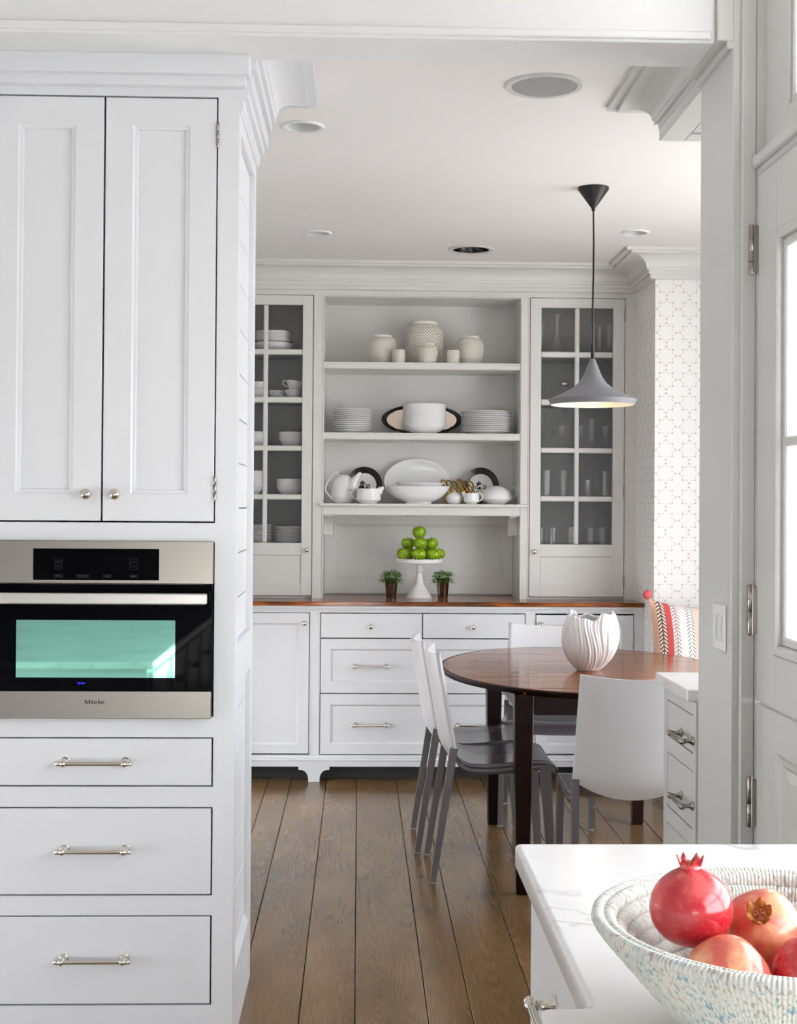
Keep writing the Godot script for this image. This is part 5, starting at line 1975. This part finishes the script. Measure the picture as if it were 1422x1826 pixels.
	# ================= right glazed cupboard: glass
	var kinds := {
		"tumbler": [Vector2(0, 0.006), Vector2(0.020, 0.0), Vector2(0.023, 0.001), Vector2(0.0275, 0.095), Vector2(0.0265, 0.095), Vector2(0.0220, 0.012), Vector2(0, 0.011)],
		"tall_tumbler": [Vector2(0, 0.006), Vector2(0.021, 0.0), Vector2(0.024, 0.001), Vector2(0.0275, 0.145), Vector2(0.0265, 0.145), Vector2(0.0228, 0.014), Vector2(0, 0.012)],
		"wine_glass": [Vector2(0, 0.001), Vector2(0.028, 0.0), Vector2(0.028, 0.001), Vector2(0.006, 0.006), Vector2(0.0035, 0.02), Vector2(0.0035, 0.055), Vector2(0.010, 0.062), Vector2(0.021, 0.078), Vector2(0.0245, 0.13), Vector2(0.0237, 0.13), Vector2(0.020, 0.080), Vector2(0.008, 0.065), Vector2(0, 0.063)],
		"coupe_glass": [Vector2(0, 0.001), Vector2(0.028, 0.0), Vector2(0.028, 0.001), Vector2(0.006, 0.006), Vector2(0.0035, 0.015), Vector2(0.0035, 0.038), Vector2(0.010, 0.042), Vector2(0.044, 0.095), Vector2(0.043, 0.0955), Vector2(0.008, 0.0445), Vector2(0, 0.043)],
		"flute_glass": [Vector2(0, 0.001), Vector2(0.026, 0.0), Vector2(0.026, 0.001), Vector2(0.006, 0.006), Vector2(0.0035, 0.02), Vector2(0.0045, 0.03), Vector2(0.018, 0.05), Vector2(0.022, 0.17), Vector2(0.0212, 0.17), Vector2(0.0168, 0.052), Vector2(0, 0.038)],
		"carafe": [Vector2(0, 0.003), Vector2(0.040, 0.0), Vector2(0.043, 0.004), Vector2(0.040, 0.05), Vector2(0.016, 0.10), Vector2(0.014, 0.19), Vector2(0.024, 0.225), Vector2(0.023, 0.225), Vector2(0.0128, 0.19), Vector2(0.0145, 0.10), Vector2(0.038, 0.05), Vector2(0, 0.008)]}
	var set_out := [
		["carafe", 1.062, 0, 7.22, "tall slender glass carafe on the right cupboard's top shelf"], ["flute_glass", 0.972, 0, 7.2, "glass flute at the left of the right cupboard's top shelf"],
		["flute_glass", 1.252, 0, 7.19, "glass flute right of the lamp cord on the top shelf"], ["flute_glass", 1.300, 0, 7.25, "glass flute second from the right on the top shelf"], ["flute_glass", 1.342, 0, 7.19, "glass flute at the far right of the top shelf"],
		["wine_glass", 1.23, 1, 7.2, "wine glass behind the lamp on the second shelf"], ["wine_glass", 1.31, 1, 7.2, "wine glass at the right of the second shelf"],
		["coupe_glass", 1.003, 2, 7.18, "wide coupe glass at the left of the third shelf"], ["wine_glass", 1.090, 2, 7.2, "wine glass beside the coupe on the third shelf"], ["wine_glass", 1.187, 2, 7.2, "wine glass right of the mullion on the third shelf"], ["flute_glass", 1.252, 2, 7.22, "tall glass flute on the third shelf"], ["wine_glass", 1.325, 2, 7.2, "wine glass at the far right of the third shelf"],
		["tall_tumbler", 1.010, 3, 7.2, "tall tumbler at the left of the fourth shelf"], ["tall_tumbler", 1.100, 3, 7.2, "tall tumbler left of the mullion on the fourth shelf"], ["tumbler", 1.234, 3, 7.22, "short tumbler standing alone at the right of the fourth shelf"], ["tall_tumbler", 1.330, 3, 7.25, "tall tumbler at the far right of the fourth shelf"],
		["tumbler", 0.976, 4, 7.2, "short tumbler at the left of the bottom glass shelf"], ["tumbler", 1.043, 4, 7.2, "short tumbler second on the bottom glass shelf"], ["tumbler", 1.145, 4, 7.2, "short tumbler behind the mullion on the bottom glass shelf"], ["tumbler", 1.245, 4, 7.2, "short tumbler right of the mullion on the bottom glass shelf"], ["tumbler", 1.318, 4, 7.24, "short tumbler at the far right of the bottom glass shelf"]]
	var made := {}
	for q in set_out:
		var at := V(q[1], sh[q[2]], q[3])
		if made.has(q[0]): dup(made[q[0]], at, 0.0, q[4])
		else:
			var g := turned(q[0], "glass", kinds[q[0]], 28, M.crystal)
			g.position = at
			tag(g, q[4], "carafe" if q[0] == "carafe" else "glass", "glassware in the right cupboard")
			made[q[0]] = g
	t = thing("decanter", "squat glass decanter with a bright collar on the second shelf", "decanter", V(1.10, sh[1], 7.2))
	m = MB.new()
	m.lathe([Vector2(0, 0.003), Vector2(0.048, 0.0), Vector2(0.058, 0.012), Vector2(0.050, 0.05), Vector2(0.022, 0.085), Vector2(0.018, 0.10), Vector2(0.016, 0.10), Vector2(0.020, 0.083), Vector2(0.047, 0.048), Vector2(0, 0.010)], 32, V(1.10, sh[1], 7.2))
	obj("body", m, M.crystal, t)
	m = MB.new()
	m.lathe([Vector2(0.019, 0.088), Vector2(0.028, 0.094), Vector2(0.030, 0.104), Vector2(0.022, 0.112), Vector2(0, 0.116)], 28, V(1.10, sh[1], 7.2))
	obj("collar", m, M.chrome, t, "bright metal collar")


func build_island() -> void:
	# ---- island cabinet and its marble top
	var t := thing("island_cabinet", "white island cabinet with side drawers under the foreground marble", "cabinet", V(0.62, 0, 1.0))
	var m := MB.new()
	m.box(0.270, 0.93, 0.09, 0.883, 1.345, 1.938, 0.002)
	m.box(0.205, 0.93, 0.09, 0.883, 1.0, 1.345, 0.002)
	m.box(0.28, 0.90, 0.0, 0.09, 1.02, 1.90)
	obj("body", m, M.cabinet, t)
	for r in [[0.700, 0.865], [0.41, 0.690], [0.12, 0.40]]:
		m = MB.new()
		m.xf = facing_left(0.270)
		m.slab(-1.934, -1.372, r[0], r[1], 0.018, 0.018)
		var dr := obj("drawer", m, M.cabinet, t)
		fit("handle", pull_mesh(0.066), M.chrome, dr, V(0.252, (r[0] + r[1]) / 2, 1.617), -PI / 2)
	# slab: narrower far part, wider near part
	m = MB.new()
	var outline := [[0.231, 1.962], [0.960, 1.962], [0.960, 0.96], [0.1815, 0.96], [0.1815, 1.322], [0.231, 1.322]]
	island_slab(m, outline, 0.883, 0.915)
	tag(obj("island_marble", m, M.marble), "white marble island top with faint grey veins in the foreground", "worktop")

	# ---- coiled basket bowl
	var c := V(0.4013, 0.9155, 1.256)
	t = thing("coiled_bowl", "coiled basket bowl in cream with blue flecks, holding pomegranates", "bowl", c)
	var prof := []
	# outside going up, smooth wrapped wall; inside going down in coils
	for q in [[0.0, 0.002], [0.082, 0.0], [0.090, 0.003], [0.103, 0.015], [0.120, 0.033], [0.138, 0.053], [0.155, 0.072], [0.167, 0.086], [0.1735, 0.094]]:
		prof.append(Vector2(q[0], q[1]))
	m = MB.new()
	var ridged := [prof[0], prof[1]]
	for i in range(1, prof.size() - 1):
		for k in 6:
			var q2: Vector2 = prof[i].lerp(prof[i + 1], k / 6.0)
			var nn: Vector2 = (prof[i + 1] - prof[i]).normalized()
			ridged.append(q2 + Vector2(nn.y, -nn.x) * 0.0011 * absf(sin(PI * (i + k / 6.0) * 1.5)))
	ridged.append(prof[prof.size() - 1])
	m.lathe(ridged, 96, c, 60.0)
	obj("outer_wall", m, M.basket, t)
	m = MB.new()
	var inner := [[0.1735, 0.094], [0.1765, 0.0965], [0.1785, 0.1005], [0.1775, 0.105], [0.174, 0.107], [0.170, 0.1065], [0.1665, 0.1045]]
	var ip := []
	for q in inner: ip.append(Vector2(q[0], q[1]))
	var a := Vector2(0.1665, 0.1045)
	var e := Vector2(0.086, 0.013)
	var n := 8
	for k in n:
		var p0 := a.lerp(e, float(k) / n)
		var p1 := a.lerp(e, float(k + 1) / n)
		var mid := (p0 + p1) / 2
		var dir := (p1 - p0).normalized()
		var up := Vector2(dir.y, -dir.x)
		if up.y < 0: up = -up
		for s in range(1, 7):
			var th := PI * s / 6.0
			ip.append(mid - dir * cos(th) * p0.distance_to(p1) / 2 + up * sin(th) * 0.0062)
	ip += [Vector2(0.07, 0.012), Vector2(0.0, 0.012)]
	m.lathe(ip, 96, c, 50.0)
	obj("coils", m, M.coils, t)

	# ---- pomegranates
	var base_y := 0.915
	var list := [
		[Vector3(0.3235, 1.0215, 1.292), 0.0395, 0, Vector3(-0.02, 1, -0.03), "red pomegranate resting on top, crown pointing up"],
		[Vector3(0.3435, 0.9720, 1.236), 0.0390, 1, Vector3(0.25, -0.30, -0.9), "pale orange-pink pomegranate nearest the bowl's front rim"],
		[Vector3(0.4010, 0.9905, 1.318), 0.0400, 1, Vector3(-0.30, 0.62, 0.72), "pink pomegranate with its open crown turned to the viewer"],
		[Vector3(0.4250, 0.9700, 1.246), 0.0385, 0, Vector3(0.3, 0.4, -0.8), "darker red pomegranate at the right edge of the picture"]]
	for q in list:
		var ctr := V(q[0].x, q[0].y, q[0].z)
		var r: float = q[1]
		t = thing("pomegranate", q[4], "pomegranate", ctr, "pomegranates in the coiled bowl")
		var ax: Vector3 = q[3].normalized()
		var sx := ax.cross(Vector3(0.3, 0.1, 1.0)).normalized()
		var bz := sx.cross(ax).normalized()
		var basis := Basis(sx, ax, bz)
		m = MB.new()
		m.xf = Transform3D(basis, ctr)
		var rows := []
		var nj := 28
		var ni := 44
		for j in nj + 1:
			var row := []
			var la := -PI / 2 + PI * j / nj
			for i in ni:
				var lo := TAU * i / ni
				var rr := r * (1.0 + 0.018 * cos(lo * 5.0 + r * 900.0) * cos(la) + 0.012 * sin(lo * 3.0 + la * 2.0) * cos(la))
				var y := sin(la) * rr * 0.95
				if la > 1.1: y += (la - 1.1) * 0.006
				row.append(Vector3(cos(la) * cos(lo) * rr, y, -cos(la) * sin(lo) * rr))
			rows.append(row)
		m.flip = true
		m.grid(rows, true)
		obj("skin", m, M.fruit[q[2]], t)
		# crown: a short neck flaring into six pointed lobes
		m = MB.new()
		m.xf = Transform3D(basis, ctr)
		var crown := []
		var nk := 36
		for lay in [[0.90, 0.011, 0.0], [1.00, 0.0088, 0.0], [1.08, 0.0090, 0.10], [1.18, 0.0110, 0.5], [1.27, 0.0132, 1.0], [1.26, 0.0120, 1.0], [1.15, 0.0085, 0.5], [1.02, 0.0065, 0.1], [0.93, 0.005, 0.0]]:
			var row := []
			for i in nk:
				var lo := TAU * i / nk
				var tooth := absf(fposmod(lo * 6.0 / TAU, 1.0) - 0.5) * 2.0
				var hgt: float = r * lay[0] - lay[2] * 0.0095 * tooth
				var rad: float = lay[1] * (1.0 - 0.12 * tooth * lay[2])
				row.append(Vector3(cos(lo) * rad, hgt, -sin(lo) * rad))
			crown.append(row)
		m.flip = true
		m.grid(crown, true)
		obj("crown", m, M.fruit[q[2]] if q[2] == 0 else M.calyx, t)
		m = MB.new()
		m.xf = Transform3D(basis, ctr)
		for k in 22:
			var lo := TAU * k / 22 * 3.7
			var rad := 0.0045 * sqrt((k + 1) / 22.0)
			m.tube([Vector3(cos(lo) * rad, r * 0.93, sin(lo) * rad), Vector3(cos(lo) * rad * 1.2, r * 1.10, sin(lo) * rad * 1.2)], 0.0005, 4)
		obj("stamens", m, M.calyx, t).set_meta("kind", "stuff")

	# ---- low marble-topped counter on the left of the kitchen, seen in the oven door
	t = thing("left_counter", "marble-topped kitchen counter at the left, mirrored in the oven door", "counter", V(-1.7, 0, 0.2))
	m = MB.new()
	m.box(-2.4, -0.94, 0.09, 0.668, -2.9, 0.84, 0.002)
	m.box(-2.35, -1.0, 0.0, 0.09, -2.85, 0.78)
	obj("body", m, M.cabinet, t)
	m = MB.new()
	m.box(-2.43, -0.905, 0.668, 0.70, -2.95, 0.88, 0.004)
	obj("marble_top", m, M.marble, t)
	for k in 6:
		m = MB.new()
		var z1 := -0.80 + 0.62 * k
		m.xf = Transform3D(Basis(Vector3(0, 0, -1), Vector3(0, 1, 0), Vector3(1, 0, 0)), Vector3(-0.94, 0, 0))
		m.slab(-z1 - 0.58, -z1 - 0.03, 0.12, 0.64, 0.018, 0.018, [-z1 - 0.53, -z1 - 0.08, 0.17, 0.59], [[0.004, 0.005]])
		var dr := obj("drawer", m, M.cabinet, t)
		fit("handle", pull_mesh(0.066), M.nickel, dr, Vector3(-0.922, 0.50, z1 + 0.30), PI / 2)


# stone slab of plan outline (x, d) with softened edges
func island_slab(m: MB, outline: Array, y0: float, y1: float) -> void:
	var pts := []
	var n := outline.size()
	for i in n:
		var p := Vector2(outline[i][0], outline[i][1])
		var a := Vector2(outline[(i + n - 1) % n][0], outline[(i + n - 1) % n][1])
		var b := Vector2(outline[(i + 1) % n][0], outline[(i + 1) % n][1])
		var r := 0.010
		var da := (a - p).normalized()
		var db := (b - p).normalized()
		for k in 5:
			var t := k / 4.0
			pts.append((p + da * r).lerp(p, t).lerp(p.lerp(p + db * r, t), t))
	var poly := PackedVector2Array(pts)
	var layers := []
	for q in [[0.0015, 0.0, 0], [0.0, 0.002, 0], [0.0, 0.005, 1], [0.0012, 0.0025, 1], [0.004, 0.0006, 1], [0.0075, 0.0, 1]]:
		var row := []
		for i in poly.size():
			var p := poly[i]
			var tn := (poly[(i + 1) % poly.size()] - poly[(i + poly.size() - 1) % poly.size()]).normalized()
			var inw := Vector2(tn.y, -tn.x)
			if not Geometry2D.is_point_in_polygon(p + inw * 0.004, poly): inw = -inw
			var w: Vector2 = p + inw * q[0]
			row.append(V(w.x, (y0 + q[1]) if q[2] == 0 else (y1 - q[1]), w.y))
		layers.append(row)
	m.grid(layers, true)
	m.flat()
	for e in [0, layers.size() - 1]:
		var flat2 := PackedVector2Array()
		for p in layers[e]: flat2.append(Vector2(p.x, p.z))
		var ids := Geometry2D.triangulate_polygon(flat2)
		for k in range(0, ids.size(), 3):
			var tr := [layers[e][ids[k]], layers[e][ids[k + 1]], layers[e][ids[k + 2]]]
			m.face(tr, tr[0] + Vector3(0, 1.0 if e == 0 else -1.0, 0))
